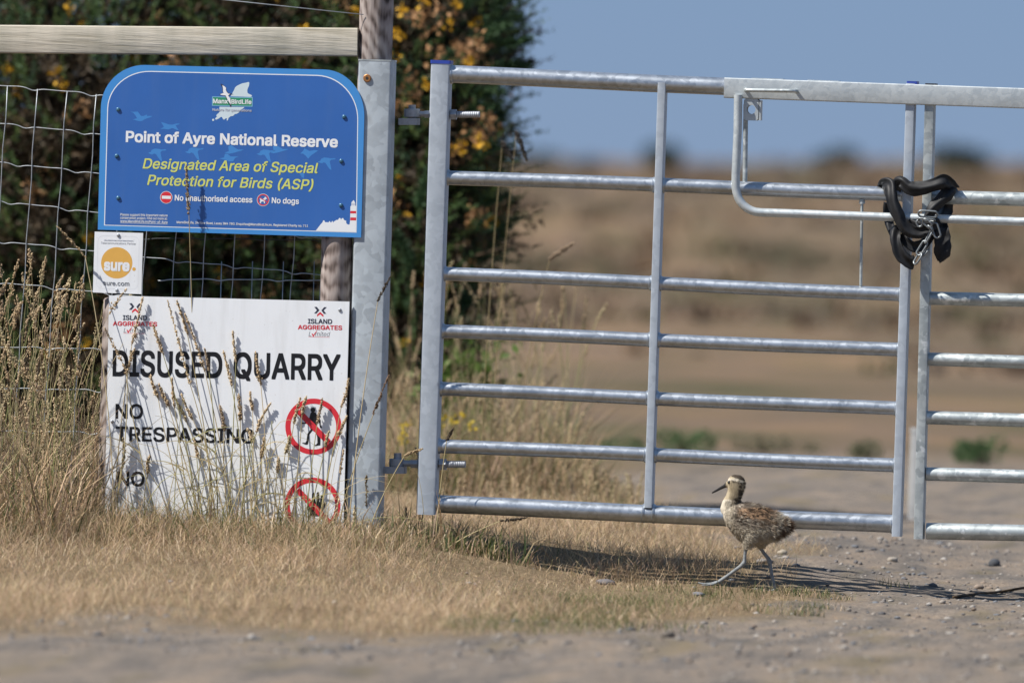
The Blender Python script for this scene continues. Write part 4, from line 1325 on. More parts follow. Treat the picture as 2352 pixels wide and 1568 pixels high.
def head_np(path, width, col, count=60, lobes=4):
    """seed head along the path (base to tip)"""
    path = np.asarray(path); k = len(path) - 1
    t = rng.random(count)
    ph = rng.uniform(0, 6.28)
    lob = 0.45 + 0.55 * np.abs(np.sin(t * math.pi * lobes + ph))
    wid = width * lob * (1 - t) ** 0.35 * (0.55 + 0.45 * np.minimum(1, t * 6))
    f = t * k; i = np.minimum(f.astype(int), k - 1); fr = (f - i)[:, None]
    p = path[i] * (1 - fr) + path[i + 1] * fr
    ax = unit(path[-1] - path[0])[None] + rng.normal(0, 0.45, (count, 3))
    off = rng.normal(0, 1, (count, 3)); off = unit(off) * (wid * rng.uniform(0.1, 1, count))[:, None]
    c = np.asarray(col)[None] * rng.uniform(0.8, 1.15, (count, 1))
    return grains(p + off, ax, rng.uniform(0.0032, 0.0055, count), rng.uniform(0.0013, 0.0022, count), c)

HEADC = [(0.56, 0.42, 0.26), (0.50, 0.37, 0.22), (0.62, 0.48, 0.30), (0.42, 0.31, 0.20), (0.54, 0.44, 0.26)]
STALKC = [(0.56, 0.47, 0.26), (0.50, 0.41, 0.22), (0.42, 0.39, 0.18), (0.62, 0.51, 0.31)]

def make_tall_grass():
    """uncountable tall dry grass along the fence and behind the gate"""
    parts = []
    def stems(n, fx, fy, fh, headp, green, hw=(0.004, 0.008), dark=0.0):
        for _ in range(n):
            x, y = fx(), fy()
            z = float(ground_z(x, y)) - 0.01
            h = fh()
            base = np.array([x, y, z])
            az = rng.uniform(0, 6.28); ln = h * rng.uniform(0.03, 0.32)
            tip = base + np.array([ln * math.cos(az), 0.6 * ln * math.sin(az), h])
            mid = base + np.array([0, 0, h * 0.6]) + (tip - base) * 0.1
            path = bez(base, mid, tip, 8)
            sc = np.array(STALKC[rng.integers(0, 4)]) * rng.uniform(0.75, 1.1)
            if rng.random() < green: sc = sc * np.array([0.55, 0.75, 0.5])
            parts.append(tube_np(path, 0.0011, 0.0006, sc, 3))
            if rng.random() < headp:
                hl = rng.uniform(0.05, 0.11)
                tt = np.linspace(1 - hl / h, 1, 5)
                hp = np.array([(1 - t) ** 2 * base + 2 * t * (1 - t) * mid + t * t * tip for t in tt])
                hc = np.array(HEADC[rng.integers(0, 5)]) * (0.45 if rng.random() < dark else 1.0)
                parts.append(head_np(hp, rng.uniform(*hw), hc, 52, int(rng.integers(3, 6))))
    U = lambda a, b: (lambda: rng.uniform(a, b))
    # left of the signs, in front of and through the netting
    stems(560, U(-2.05, -1.07), U(-0.40, 0.25), lambda: rng.uniform(0.20, 0.66), 0.95, 0.1, (0.008, 0.014))
    stems(26, U(-1.62, -1.10), U(-0.35, 0.0), lambda: rng.uniform(0.58, 0.76), 1.0, 0.1, (0.009, 0.015))
    stems(140, U(-1.75, -1.05), U(-0.6, 0.1), lambda: rng.uniform(0.12, 0.38), 0.7, 0.3, (0.005, 0.009))
    # behind the gate on the left, along the foot of the gorse
    XP = lambda px, y: P(px, 1000, y).x
    def band(n, p0, p1, y0, y1, fh, headp, green, dark=0.0):
        for _ in range(n):
            y = rng.uniform(y0, y1); px = rng.uniform(p0, p1)
            stems(1, lambda: XP(px, y), lambda: y, lambda: fh(px), headp, green, (0.006, 0.011), dark)
    fall = lambda px: 1.0 - 0.8 * float(sstep(1230, 1440, px))
    band(420, 860, 1430, 3.8, 5.4, lambda px: rng.uniform(0.16, 0.42) * fall(px), 0.85, 0.3)
    band(70, 920, 1330, 4.1, 5.2, lambda px: rng.uniform(0.45, 0.74), 0.9, 0.35, 0.25)
    band(140, 1000, 1480, 3.2, 4.2, lambda px: rng.uniform(0.05, 0.14), 0.8, 0.15)
    # between the signs' posts and the hinge
    stems(30, U(-0.52, -0.16), U(-0.22, 0.12), lambda: rng.uniform(0.06, 0.26), 0.7, 0.2, dark=0.3)
    for _ in range(85):
        x = rng.uniform(-0.90, -0.40) if rng.random() < 0.75 else rng.uniform(-1.05, -0.30)
        y = YQ - rng.uniform(0.02, 0.12); z = float(ground_z(x, y))
        h = rng.uniform(0.08, 0.30) * (1.25 if -0.85 < x < -0.5 else 0.8); sx = rng.normal(0, 0.13)
        pth = bez(np.array([x, y, z]), np.array([x + 0.25 * sx, y, z + h * rng.uniform(0.8, 1.3)]), np.array([x + sx, y + 0.01, z + h * rng.uniform(0.35, 1.0)]), 9)
        parts.append(tube_np(pth, rng.uniform(0.0009, 0.0016), 0.0004, np.array(STALKC[rng.integers(0, 4)]) * rng.uniform(0.7, 1.1), 3))
    # leaves
    def leaves(n, x, y, h, green):
        z = ground_z(x, y) - 0.01
        c = straw(n, green) * rng.uniform(0.85, 1.1, (n, 1))
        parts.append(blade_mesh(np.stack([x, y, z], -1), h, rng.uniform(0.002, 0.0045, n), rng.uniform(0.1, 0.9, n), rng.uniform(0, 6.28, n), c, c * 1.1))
    n = 7500; x = rng.uniform(-2.0, -1.02, n); y = rng.uniform(-0.75, 0.45, n); leaves(n, x, y, rng.gamma(4, 1, n) / 4 * 0.17, 0.16)
    n = 5200; x = rng.uniform(-1.05, -0.2, n); y = rng.uniform(-0.55, -0.10, n); leaves(n, x, y, rng.gamma(4, 1, n) / 4 * 0.042, 0.18)
    n = 1500; x = rng.uniform(-1.0, -0.38, n); y = rng.uniform(-0.24, -0.10, n); leaves(n, x, y, rng.gamma(4, 1, n) / 4 * 0.046, 0.45)
    n = 900; x = rng.normal(-0.30, 0.09, n); y = rng.uniform(-0.24, 0.10, n); leaves(n, x, y, rng.gamma(4, 1, n) / 4 * 0.060, 0.45)
    n = 700; x = rng.normal(-0.08, 0.07, n); y = rng.uniform(-0.12, 0.08, n); leaves(n, x, y, rng.gamma(4, 1, n) / 4 * 0.055, 0.5)
    n = 12000; y = rng.uniform(3.7, 5.5, n); px = rng.uniform(840, 1450, n)
    x = np.array([P(900, 1000, 0).x]) + (px - 900) * (30.0 + y) / 27000 / math.cos(THETA) + (np.array([P(900, 1000, 1).x]) - np.array([P(900, 1000, 0).x])) * y
    leaves(n, x, y, rng.gamma(4, 1, n) / 4 * (0.19 * (1 - 0.75 * sstep(1230, 1440, px))), 0.28)
    v, f, l, c = merge(parts)
    me = mesh_np('tall_grass', v, f, l, c, M['grass'])
    tag(place('tall_grass', me), 'tall dry seeding grass along the fence and behind the gate', 'grass', kind='stuff')
make_tall_grass()

def grass_stem(tip, headb, root, label, group, Yt, Yr, width=0.0065, curve=0.0, col=None, leaf=True, name='grass_stem', grainn=85, ctrl=None):
    """one countable stem: photo points of the tip, the foot of the seed head and the root"""
    T = np.array(P(*tip, Yt)); Hb = np.array(P(*headb, Yt + 0.004))
    rt = P(*root, Yr); Rt = np.array((rt.x, Yr, float(ground_z(rt.x, Yr)) - 0.012))
    o = thing(name, Vector(Rt), label, 'grass', group)
    d = Hb - T
    mid = Hb * 0.45 + Rt * 0.55 + np.array([curve, 0, 0.0]) + np.array([d[0] * 0.5, 0, 0])
    path = bez(Rt, mid, Hb, 12)
    sc = np.array(STALKC[rng.integers(0, 4)])
    v, f, l, c = tube_np(path, 0.0019, 0.0010, sc, 5)
    place('stalk', mesh_np('stalk', shift(v, o), f, l, c, M['grass'], True), o)
    hc = np.array(col if col is not None else HEADC[rng.integers(0, 5)])
    bendv = np.array([rng.normal(0, 0.004), 0, 0.0])
    hp = bez(Hb, (Hb + T) / 2 + bendv, T, 7)
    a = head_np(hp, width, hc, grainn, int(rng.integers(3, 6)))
    b = tube_np(hp, 0.0008, 0.0004, sc, 3)
    v, f, l, c = merge([a, b])
    place('seed_head', mesh_np('seed_head', shift(v, o), f, l, c, M['grass']), o)
    if leaf and rng.random() < 0.75:
        t = rng.uniform(0.25, 0.7); p = path[int(t * 11)]
        sg = rng.choice([-1, 1]); L = rng.uniform(0.06, 0.16)
        q = bez(p, p + np.array([sg * L * 0.4, -0.006, L * 0.35]), p + np.array([sg * L, -0.012, L * rng.uniform(-0.25, 0.35)]), 9)
        w = np.linspace(0.0022, 0.0003, 9)[:, None]
        side = np.array([0.25, 0.1, 0.9])[None] * w
        V = np.concatenate([q - side, q + side]); i = np.arange(8)
        F = np.stack([i, i + 1, i + 10, i + 9], -1).ravel()
        place('leaf', mesh_np('leaf', shift(V, o), F, np.full(8, 4), np.tile(sc * 0.95, (18, 1)), M['grass'], True), o)
    return o

def make_stems():
    YF = YQ - 0.007
    LBL = 'tall dry grass stem with seed head in front of the quarry sign'
    GRP = 'seeding grass stems in front of the quarry sign'
    S = [((328, 682), (303, 790), (262, 1190)), ((385, 690), (436, 880), (482, 1200)), ((406, 690), (430, 765), (500, 1205)), ((425, 722), (470, 850), (545, 1210)),
         ((352, 745), (374, 812), (452, 1205)), ((535, 760), (542, 830), (524, 1205)), ((513, 806), (532, 885), (562, 1210)), ((587, 808), (599, 882), (618, 1210)),
         ((310, 800), (290, 860), (378, 1200)), ((346, 862), (363, 912), (455, 1205)), ((365, 882), (387, 932), (476, 1205)), ((395, 868), (401, 935), (440, 1200)),
         ((417, 905), (442, 962), (522, 1205)), ((397, 907), (428, 968), (505, 1210)), ((548, 905), (552, 965), (540, 1200)), ((622, 925), (590, 990), (556, 1210)),
         ((568, 985), (577, 1012), (600, 1205)), ((690, 914), (675, 972), (648, 1210)), ((704, 910), (694, 948), (664, 1210)), ((740, 915), (729, 970), (700, 1210)),
         ((756, 990), (748, 1024), (700, 1205)), ((664, 1002), (655, 1040), (630, 1205)), ((800, 870), (784, 932), (722, 1205)), ((797, 955), (776, 1000), (730, 1205)),
         ((282, 1005), (279, 1075), (285, 1200)), ((606, 1005), (600, 1050), (610, 1210)), ((470, 800), (480, 850), (500, 1205)), ((446, 1010), (452, 1050), (470, 1205)),
         ((505, 930), (515, 985), (535, 1205)), ((575, 900), (580, 940), (570, 1205)), ((640, 1050), (636, 1085), (630, 1205)), ((345, 1045), (340, 1085), (345, 1200))]
    W_ = ['over the left company logo', 'longest, reaching the sign top right of the left logo', 'reaching the sign top beside the longest head', 'over blank white above the E of DISUSED',
          'at the right end of the left logo', 'just above the Q of QUARRY', 'between the words DISUSED and QUARRY', 'over the U of QUARRY', 'over the first I of DISUSED', 'below the first S of DISUSED',
          'below the first U of DISUSED', 'over the second S of DISUSED', 'right one of a dark pair below the middle of DISUSED', 'left one of a dark pair below the middle of DISUSED', 'below the Q of QUARRY',
          'leaning right, below the A of QUARRY', 'over the last G of TRESPASSING', 'left one of a pair at the walking man ring top', 'right one of a pair at the walking man ring top', 'over the head of the walking man',
          'over the lower right of the walking man ring', 'over the left rim of the walking man ring', 'tallest at the right edge of the quarry sign', 'over the right rim of the walking man ring',
          'below the T of TRESPASSING', 'just right of the word TRESPASSING', 'over the last D of DISUSED', 'over the middle of TRESPASSING', 'above the I of TRESPASSING', 'below right of the Q of QUARRY',
          'below left of the walking man ring', 'between the words NO and NO']
    for k, (t, h, r) in enumerate(S):
        grass_stem(t, h, r, 'dry grass stem, seed head ' + W_[k], GRP, YF - rng.uniform(0, 0.006), YF - rng.uniform(0.01, 0.04), rng.uniform(0.0055, 0.0085), rng.normal(0, 0.015), grainn=130)
    # fine bare stalks and curling leaves in the same stand
    grass_stem((428, 380), (434, 490), (452, 1200), 'lone tall grass stem rising from behind the quarry sign across the blue sign', None, YS - 0.022, YS + 0.03, 0.0085, 0.0, (0.30, 0.22, 0.13), False, grainn=120)
    grass_stem((240, 752), (292, 856), (250, 1195), 'grass stem bowing over the left edge of the quarry sign', None, YF - .02, YF - .10, 0.008, 0.0)
    grass_stem((132, 520), (196, 590), (262, 1200), 'slender grass stem leaning left with clumped seed head below the blue sign', None, YS - 0.03, YS - 0.12, 0.007, 0.0, (0.42, 0.31, 0.18), False)
    grass_stem((896, 636), (868, 690), (800, 1180), 'dark grass stem leaning across the square steel post', None, -0.11, -0.16, 0.0055, 0.0, (0.09, 0.07, 0.05), False)
    grass_stem((893, 862), (858, 950), (770, 1195), 'brown grass stem crossing the steel post at mid height', None, -0.11, -0.16, 0.0065, 0.0, (0.24, 0.15, 0.09), False)
    grass_stem((1040, 985), (1026, 1010), (1000, 1250), 'thin grass stem with dark head standing by the lower hinge bolt', None, -0.06, -0.10, 0.006, 0.0, (0.10, 0.075, 0.05), False)
    grass_stem((1212, 1188), (1150, 1196), (1010, 1255), 'dark grass stem drooping right beneath the bottom gate rail', None, -0.10, -0.12, 0.006, 0.0, (0.07, 0.055, 0.04), False)
    grass_stem((1210, 366), (1186, 304), (1120, 1150), 'dark drooping grass head against the sky right of the gorse', None, 2.6, 3.0, 0.011, 0.0, (0.07, 0.06, 0.05), False, grainn=420)
    grass_stem((1177, 366), (1154, 326), (1100, 1150), 'smaller dark drooping grass head against the sky next to the gorse', None, 2.6, 3.0, 0.011, 0.0, (0.07, 0.06, 0.05), False, grainn=420)
    grass_stem((1318, 558), (1262, 596), (1170, 1150), 'pale bowed grass head above the third gate rail', None, 3.2, 3.6, 0.011, 0.0, (0.38, 0.28, 0.19), False, grainn=320)
    grass_stem((970, 1030), (930, 1045), (840, 1200), 'pale grass stem leaning right in front of the lower hinge', None, -0.12, -0.18, 0.006, 0.0, None, False)
make_stems()

# ----------------------------------------------------------------- gorse
def sprigs(base, dirn, L, per, col, colvar, slen=(0.014, 0.026), wid=0.0016):
    n = len(base)
    t = rng.random((n, per))
    d = unit(dirn)
    curv = rng.normal(0, 0.12, (n, 1, 3))
    p = base[:, None] + d[:, None] * (t * L[:, None])[..., None] + curv * (t[..., None] ** 2) * L[:, None, None]
    rd = unit(rng.normal(0, 1, (n, per, 3)))
    sd = unit(d[:, None] * 0.75 + rd * 0.9)
    sl = rng.uniform(*slen, (n, per)) * (1.1 - 0.5 * t)
    side = unit(np.cross(sd, rng.normal(0, 1, (n, per, 3)))) * wid
    a = (p - side).reshape(-1, 3); b = (p + side).reshape(-1, 3); c = (p + sd * sl[..., None]).reshape(-1, 3)
    V = np.stack([a, b, c], 1).reshape(-1, 3)
    m_ = n * per
    F = np.arange(m_ * 3)
    cc = col[:, None, :] * rng.uniform(1 - colvar, 1 + colvar, (n, per, 1)) * np.ones((1, 1, 3))
    C = np.repeat(cc.reshape(-1, 3), 3, 0)
    return V, F, np.full(m_, 3), C

def petals(cen, per, spread, size, col, var=0.2):
    n = len(cen)
    p = (cen[:, None] + unit(rng.normal(0, 1, (n, per, 3))) * (spread * rng.random((n, per, 1)) ** 0.4)).reshape(-1, 3)
    m_ = len(p)
    u = unit(rng.normal(0, 1, (m_, 3))); v = unit(np.cross(u, rng.normal(0, 1, (m_, 3))))
    s = rng.uniform(0.6, 1.2, (m_, 1)) * size
    V = np.stack([p - u * s, p + v * s * 0.6, p + u * s, p - v * s * 0.6], 1).reshape(-1, 3)
    F = np.arange(m_ * 4)
    C = np.repeat(np.asarray(col)[None] * rng.uniform(1 - var, 1 + var, (m_, 1)), 4, 0)
    return V, F, np.full(m_, 4), C

def lobe_points(lobes, n, shell=0.72):
    ve = np.array([a * b * c for *_, a, b, c in lobes]); pr = ve ** 0.7 / (ve ** 0.7).sum()
    k = rng.choice(len(lobes), n, p=pr)
    L = np.array(lobes)[k]
    d = unit(rng.normal(0, 1, (n, 3)))
    r = shell + (1.03 - shell) * rng.random(n) ** 0.7
    return L[:, :3] + d * r[:, None] * L[:, 3:], d

def make_gorse(name, label, lobes, n_sprig, shoots, flowers, dead, root, tufts=()):
    o = thing(name, root, label, 'bush')
    base, d = lobe_points(lobes, n_sprig)
    keep = base[:, 2] > 0.05
    base, d = base[keep], d[keep]
    n = len(base)
    dirn = unit(d + np.array([0, 0, 0.75]) + rng.normal(0, 0.35, (n, 3)))
    g = np.array([(0.050, 0.095, 0.036), (0.075, 0.130, 0.042), (0.036, 0.070, 0.036), (0.10, 0.145, 0.040)])[rng.integers(0, 4, n)]
    brown = np.array([(0.13, 0.085, 0.045), (0.09, 0.06, 0.035)])[rng.integers(0, 2, n)]
    g = np.where((rng.random(n) < 0.07 + 0.2 * (base[:, 2] < 0.55))[:, None], brown, g)
    v, f, l, c = sprigs(base, dirn, rng.uniform(0.07, 0.18, n), 46, g, 0.35, (0.014, 0.028), 0.0021)
    if shoots:
        # stout leading shoots that stand out of the outline
        sb = np.array([P(a, b_, Y_ + 1.5) for a, b_, Y_, *_ in shoots]); sdir = np.array([(dx, rng.normal(0, .2), dz) for *_, dx, dz, L_ in shoots])
        sc_ = np.array([(0.045, 0.085, 0.036)]) * rng.uniform(0.7, 1.4, (len(shoots), 1))
        sv = sprigs(sb, sdir, np.array([q[-1] for q in shoots]), 300, sc_, 0.3, (0.024, 0.042), 0.0030)
        v, f, l, c = merge([(v, f, l, c), sv])
    place('foliage', mesh_np('foliage', shift(v, o), f, l, c, M['gorse']), o)
    # old brown inner growth
    ib, id_ = lobe_points(lobes, n_sprig // 2, 0.15)
    k2 = ib[:, 2] > 0.05
    ib, id_ = ib[k2], id_[k2]
    ib = ib - id_ * 0.08
    ic = np.array([(0.07, 0.05, 0.03)]) * np.ones((len(ib), 1))
    v, f, l, c = sprigs(ib, unit(id_ + rng.normal(0, 0.6, id_.shape)), rng.uniform(0.1, 0.2, len(ib)), 30, ic, 0.35, (0.03, 0.06), 0.005)
    place('dead_spines', mesh_np('dead_spines', shift(v, o), f, l, c, M['gorse']), o)
    fp, fd = lobe_points(lobes, flowers, 0.95)
    fp = fp[fp[:, 2] > 0.35]; fd = fd[:len(fp)]
    v, f, l, c = petals(np.concatenate([fp + np.array([0, -0.02, 0.02])] + [np.array([P(a, b_, Y_ + 1.5) for k_, a, b_, Y_ in tufts if k_ == 'y']).reshape(-1, 3)]), 14, 0.022, 0.010, (0.58, 0.32, 0.02), 0.3)
    place('flowers', mesh_np('flowers', shift(v, o), f, l, c, M['petal']), o)
    dp, dd = lobe_points(lobes, dead, 0.96)
    dp = dp[dp[:, 2] > 0.3]
    dp = np.concatenate([dp, np.array([P(a, b_, Y_ + 1.5) for k_, a, b_, Y_ in tufts if k_ == 'b']).reshape(-1, 3)])
    v, f, l, c = petals(dp, 26, 0.045, 0.0105, (0.40, 0.22, 0.10), 0.35)
    place('withered_flowers', mesh_np('withered_flowers', shift(v, o), f, l, c, M['petal']), o)
    mb = MB()
    for (lx, ly, lz, a, b, cc) in lobes:
        st = Vector((root.x + rng.normal(0, 0.12), root.y + rng.normal(0, 0.1), root.z - 0.05))
        en = Vector((lx, ly, lz))
        md = st.lerp(en, 0.5) + Vector((rng.normal(0, .1), rng.normal(0, .1), 0.1))
        mb.tube([Vector(q) for q in bez(np.array(st), np.array(md), np.array(en), 9)], list(np.linspace(0.022, 0.006, 9)), 7)
        for _ in range(4):
            e2 = en + Vector((rng.normal(0, a * .5), rng.normal(0, b * .5), rng.normal(0, cc * .5)))
            mb.tube([en, en.lerp(e2, 0.5) + Vector((0, 0, .03)), e2], [0.010, 0.007, 0.003], 5)
    mb.build('branches', M['twig'], o, True)
    return o

def lobe(px, py, Y, rx, ry, rz):
    p = P(px, py, Y + 1.5)
    return (p.x, p.y, p.z, rx * 1.02, ry * 0.62, rz * 1.02)

def rooted(px, Y):
    x = P(px, 1000, Y).x
    return Vector((x, Y, float(ground_z(x, Y))))
make_gorse('gorse_bush', 'large dark gorse bush with yellow flowers between the steel post and the open sky',
    [lobe(945, 60, 4.0, .26, .42, .34), lobe(1010, 110, 4.2, .19, .4, .28), lobe(1105, 90, 4.3, .09, .25, .20), lobe(1120, 135, 4.4, .06, .2, .11), lobe(985, 300, 4.0, .21, .45, .28), lobe(1040, 330, 3.9, .07, .25, .19),
     lobe(945, 480, 3.9, .26, .45, .30), lobe(1040, 470, 4.2, .10, .3, .16), lobe(1090, 500, 4.3, .06, .2, .08), lobe(940, 680, 3.9, .25, .4, .26), lobe(1000, 650, 4.0, .10, .3, .18), lobe(900, 860, 3.8, .23, .38, .25), lobe(960, 830, 3.9, .09, .25, .16),
     lobe(860, 200, 4.6, .42, .5, .50), lobe(850, -60, 4.5, .45, .5, .35), lobe(860, 560, 4.5, .36, .5, .5), lobe(990, -60, 4.5, .14, .4, .22)],
    3900, [(1150, 105, 3.9, 1, .25, .10), (1150, 150, 3.9, 1, -.05, .08), (1110, 65, 3.9, 1, .35, .12), (1120, 20, 3.9, .9, .6, .12), (1085, 215, 3.8, 1, .1, .08), (1080, 250, 3.8, 1, .0, .08), (1110, 285, 3.8, .9, .5, .07),
           (1095, 470, 3.8, 1, .35, .10), (1085, 525, 3.8, 1, .1, .11), (1060, 600, 3.8, 1, .2, .08), (1040, 700, 3.8, 1, .35, .08), (1040, 760, 3.8, 1, .2, .07), (1080, 420, 3.8, 1, .3, .09), (1060, 640, 3.8, 1, .1, .07), (1090, 100, 3.8, .8, .7, .12), (1060, 30, 3.8, .5, .9, .14),
           (960, 480, 3.5, .2, 1, .12), (940, 620, 3.5, -.1, 1, .12), (1000, 190, 3.5, .3, 1, .12), (920, 200, 3.5, -.3, 1, .12)],
    130, 170, rooted(880, 5.9), [('b', 1100, 95, 3.7), ('b', 1085, 110, 3.7), ('b', 1040, 120, 3.7), ('b', 1060, 130, 3.7), ('b', 1105, 280, 3.6), ('b', 1120, 300, 3.6), ('b', 1090, 310, 3.6), ('b', 960, 35, 3.6), ('b', 985, 60, 3.6), ('b', 930, 180, 3.6),
     ('b', 940, 235, 3.6), ('b', 1000, 130, 3.6), ('b', 1015, 20, 3.6), ('y', 1110, 330, 3.55), ('y', 1098, 320, 3.55), ('y', 1045, 345, 3.55), ('y', 1080, 140, 3.6), ('y', 970, 5, 3.6), ('y', 925, 25, 3.6),
     ('y', 905, 130, 3.6), ('y', 975, 195, 3.6), ('y', 1050, 5, 3.6), ('y', 915, 75, 3.6), ('y', 1030, 55, 3.6)])
make_gorse('gorse_bush', 'broad gorse bush filling the view behind the wire netting and signs', 
    [lobe(60, 60, 4.3, .52, .5, .42), lobe(430, 0, 4.5, .50, .5, .40), lobe(700, 60, 4.2, .34, .45, .38), lobe(-120, 330, 4.4, .5, .5, .5), lobe(150, 340, 4.0, .42, .45, .40), lobe(420, 420, 4.5, .5, .5, .5),
     lobe(640, 480, 4.2, .42, .45, .42), lobe(90, 640, 4.1, .42, .45, .38), lobe(330, 700, 4.2, .42, .45, .40), lobe(600, 760, 4.2, .45, .45, .42), lobe(60, 930, 4.0, .45, .45, .34), lobe(380, 980, 4.2, .5, .45, .36), lobe(-250, 800, 4.3, .5, .5, .5), lobe(700, 980, 4.1, .3, .4, .3)],
    7400, None, 190, 330, rooted(330, 6.0))

# ----------------------------------------------------------------- bramble, ragwort
def make_bramble():
    q = P(1060, 1080, 4.7)
    root = Vector((q.x, 4.7, float(ground_z(q.x, 4.7))))
    o = thing('bramble', root, 'bright green bramble with lobed leaves at the foot of the gorse behind the gate', 'plant')
    canes = []; lv = []
    for tx, ty in ((1085, 800), (1120, 850), (1060, 860), (1100, 900), (1140, 815), (1040, 830), (1010, 880), (960, 870), (1075, 930)):
        e = np.array(P(tx, ty, 4.7 + rng.normal(0, 0.12)))
        path = bez(np.array(root), (np.array(root) + e) / 2 + np.array([rng.normal(0, .05), 0, .12]), e, 9)
        canes.append(tube_np(path, 0.004, 0.0015, (0.10, 0.07, 0.03), 5))
        for p in path[3:]:
            for _ in range(9):
                lv.append(p + rng.normal(0, 0.032, 3))
    v, f, l, c = merge(canes); place('canes', mesh_np('canes', shift(v, o), f, l, c, M['gorse'], True), o)
    v, f, l, c = petals(np.array(lv), 1, 0.005, 0.020, (0.10, 0.16, 0.035), 0.4)
    place('leaves', mesh_np('leaves', shift(v, o), f, l, c, M['grass']), o)
make_bramble()

def ragwort(px, py, Y, label, n):
    q = P(px, py, Y); root = Vector((q.x, Y, float(ground_z(q.x, Y))))
    o = thing('ragwort', root, label, 'plant')
    st = []; fl = []
    for k in range(n):
        e = np.array(q) + np.array([rng.normal(0, .03), rng.normal(0, .03), rng.normal(0, .018)])
        st.append(tube_np(bez(np.array(root), (np.array(root) + e) / 2 + np.array([rng.normal(0, .02), 0, 0.02]), e, 7), 0.002, 0.001, (0.16, 0.18, 0.06), 4))
        fl += [e + rng.normal(0, .008, 3) for _ in range(5)]
    v, f, l, c = merge(st); place('stems', mesh_np('stems', shift(v, o), f, l, c, M['grass']), o)
    v, f, l, c = petals(np.array(fl), 6, 0.006, 0.0050, (0.62, 0.46, 0.04), 0.2)
    place('flower_heads', mesh_np('flower_heads', shift(v, o), f, l, c, M['petal']), o)['kind'] = 'stuff'
ragwort(1040, 975, 3.7, 'yellow ragwort flowering just right of the gate hinge stile', 4)
ragwort(905, 1010, 3.5, 'yellow ragwort flowering between steel post and hinge stile', 3)

# ----------------------------------------------------------------- far shrubs and scrub
def leaf_ball(nsp, col, rx, ry, rz, seed=0):
    lob = [(rng.uniform(-.85, .85) * rx, rng.uniform(-.8, .8) * ry, rz * rng.uniform(0.25, 0.95), rx * rng.uniform(.25, .5), ry * rng.uniform(.25, .5), rz * rng.uniform(.3, .6)) for _ in range(9)]
    b, d = lobe_points(lob, nsp, 0.5)
    b[:, 2] = np.maximum(b[:, 2], 0.02)
    cc = np.asarray(col)[None] * rng.uniform(0.7, 1.3, (len(b), 1))
    return sprigs(b, unit(d + np.array([0, 0, .6])), np.full(len(b), rz * 0.35), 26, cc, 0.3, (rz * 0.12, rz * 0.25), rz * 0.03)

def far_shrub(px, py_base, w_px, h_px, dist_hint, col, label, name='shrub', group=None):
    """base on the ground under the photo point (or at the given distance on the bank)"""
    if dist_hint:
        d = ray(px, py_base); p = CAM + d * (dist_hint / math.hypot(d.x, d.y))
        p.z = float(ground_z(p.x, p.y)) - 0.03
    else:
        p = G(px, py_base)
    dd = (p - CAM).length
    sc = dd / FPX
    o = thing(name, p, label, 'shrub' if name == 'shrub' else 'plant', group)
    rx = w_px * sc / 2; rz = h_px * sc
    v, f, l, c = leaf_ball(420 if dist_hint else 170, col, rx * 1.25, rx * 1.25, rz * (0.75 if dist_hint else 0.55))
    place('foliage', mesh_np('foliage', v, f, l, c, M['gorse']), o)
    mb = MB(); mb.tube([p + Vector((0, 0, -0.03)), p + Vector((0.01, 0, rz * 0.6))], [rz * 0.04, rz * 0.02], 6)
    mb.build('stem', M['twig'], o, True)
DG = (0.030, 0.048, 0.035); MG = (0.12, 0.19, 0.08); OL = (0.22, 0.20, 0.125)
far_shrub(2212, 385, 120, 52, 215, DG, 'dark round shrub on the skyline at the far right')
far_shrub(1905, 380, 85, 42, 225, (0.06, 0.075, 0.05), 'low grey green shrub on the skyline left of the chained stiles')
far_shrub(1505, 385, 90, 50, 220, (0.05, 0.07, 0.05), 'shrub on the skyline behind the middle gate stile')
far_shrub(1195, 380, 130, 46, 200, (0.06, 0.08, 0.05), 'low scrub on the skyline beside the gorse bush')
far_shrub(1560, 1042, 130, 78, 0, MG, 'green weed clump on the track side right of the middle stile', 'weed_clump')
far_shrub(1430, 1040, 90, 55, 0, MG, 'green weed clump just left of the middle stile', 'weed_clump')
far_shrub(1738, 1040, 80, 52, 0, OL, 'olive weed clump above the walking chick', 'weed_clump')
far_shrub(1835, 1045, 80, 46, 0, OL, 'second olive weed clump, right of the chick', 'weed_clump')
far_shrub(1990, 1060, 60, 60, 0, (0.19, 0.19, 0.11), 'faint green weed clump left of the latch stile', 'weed_clump')
far_shrub(2246, 1068, 75, 88, 0, (0.10, 0.17, 0.07), 'upright green weed seen through the right gate leaf', 'weed_clump')
far_shrub(1840, 650, 220, 90, 0, (0.17, 0.155, 0.10), 'wide olive bush on the heath below the latch loop')
far_shrub(1290, 640, 200, 80, 0, (0.165, 0.155, 0.095), 'olive heath bush right of the gorse between the upper rails')
far_shrub(1640, 520, 150, 60, 0, (0.10, 0.10, 0.05), 'small heath bush left of the latch loop')

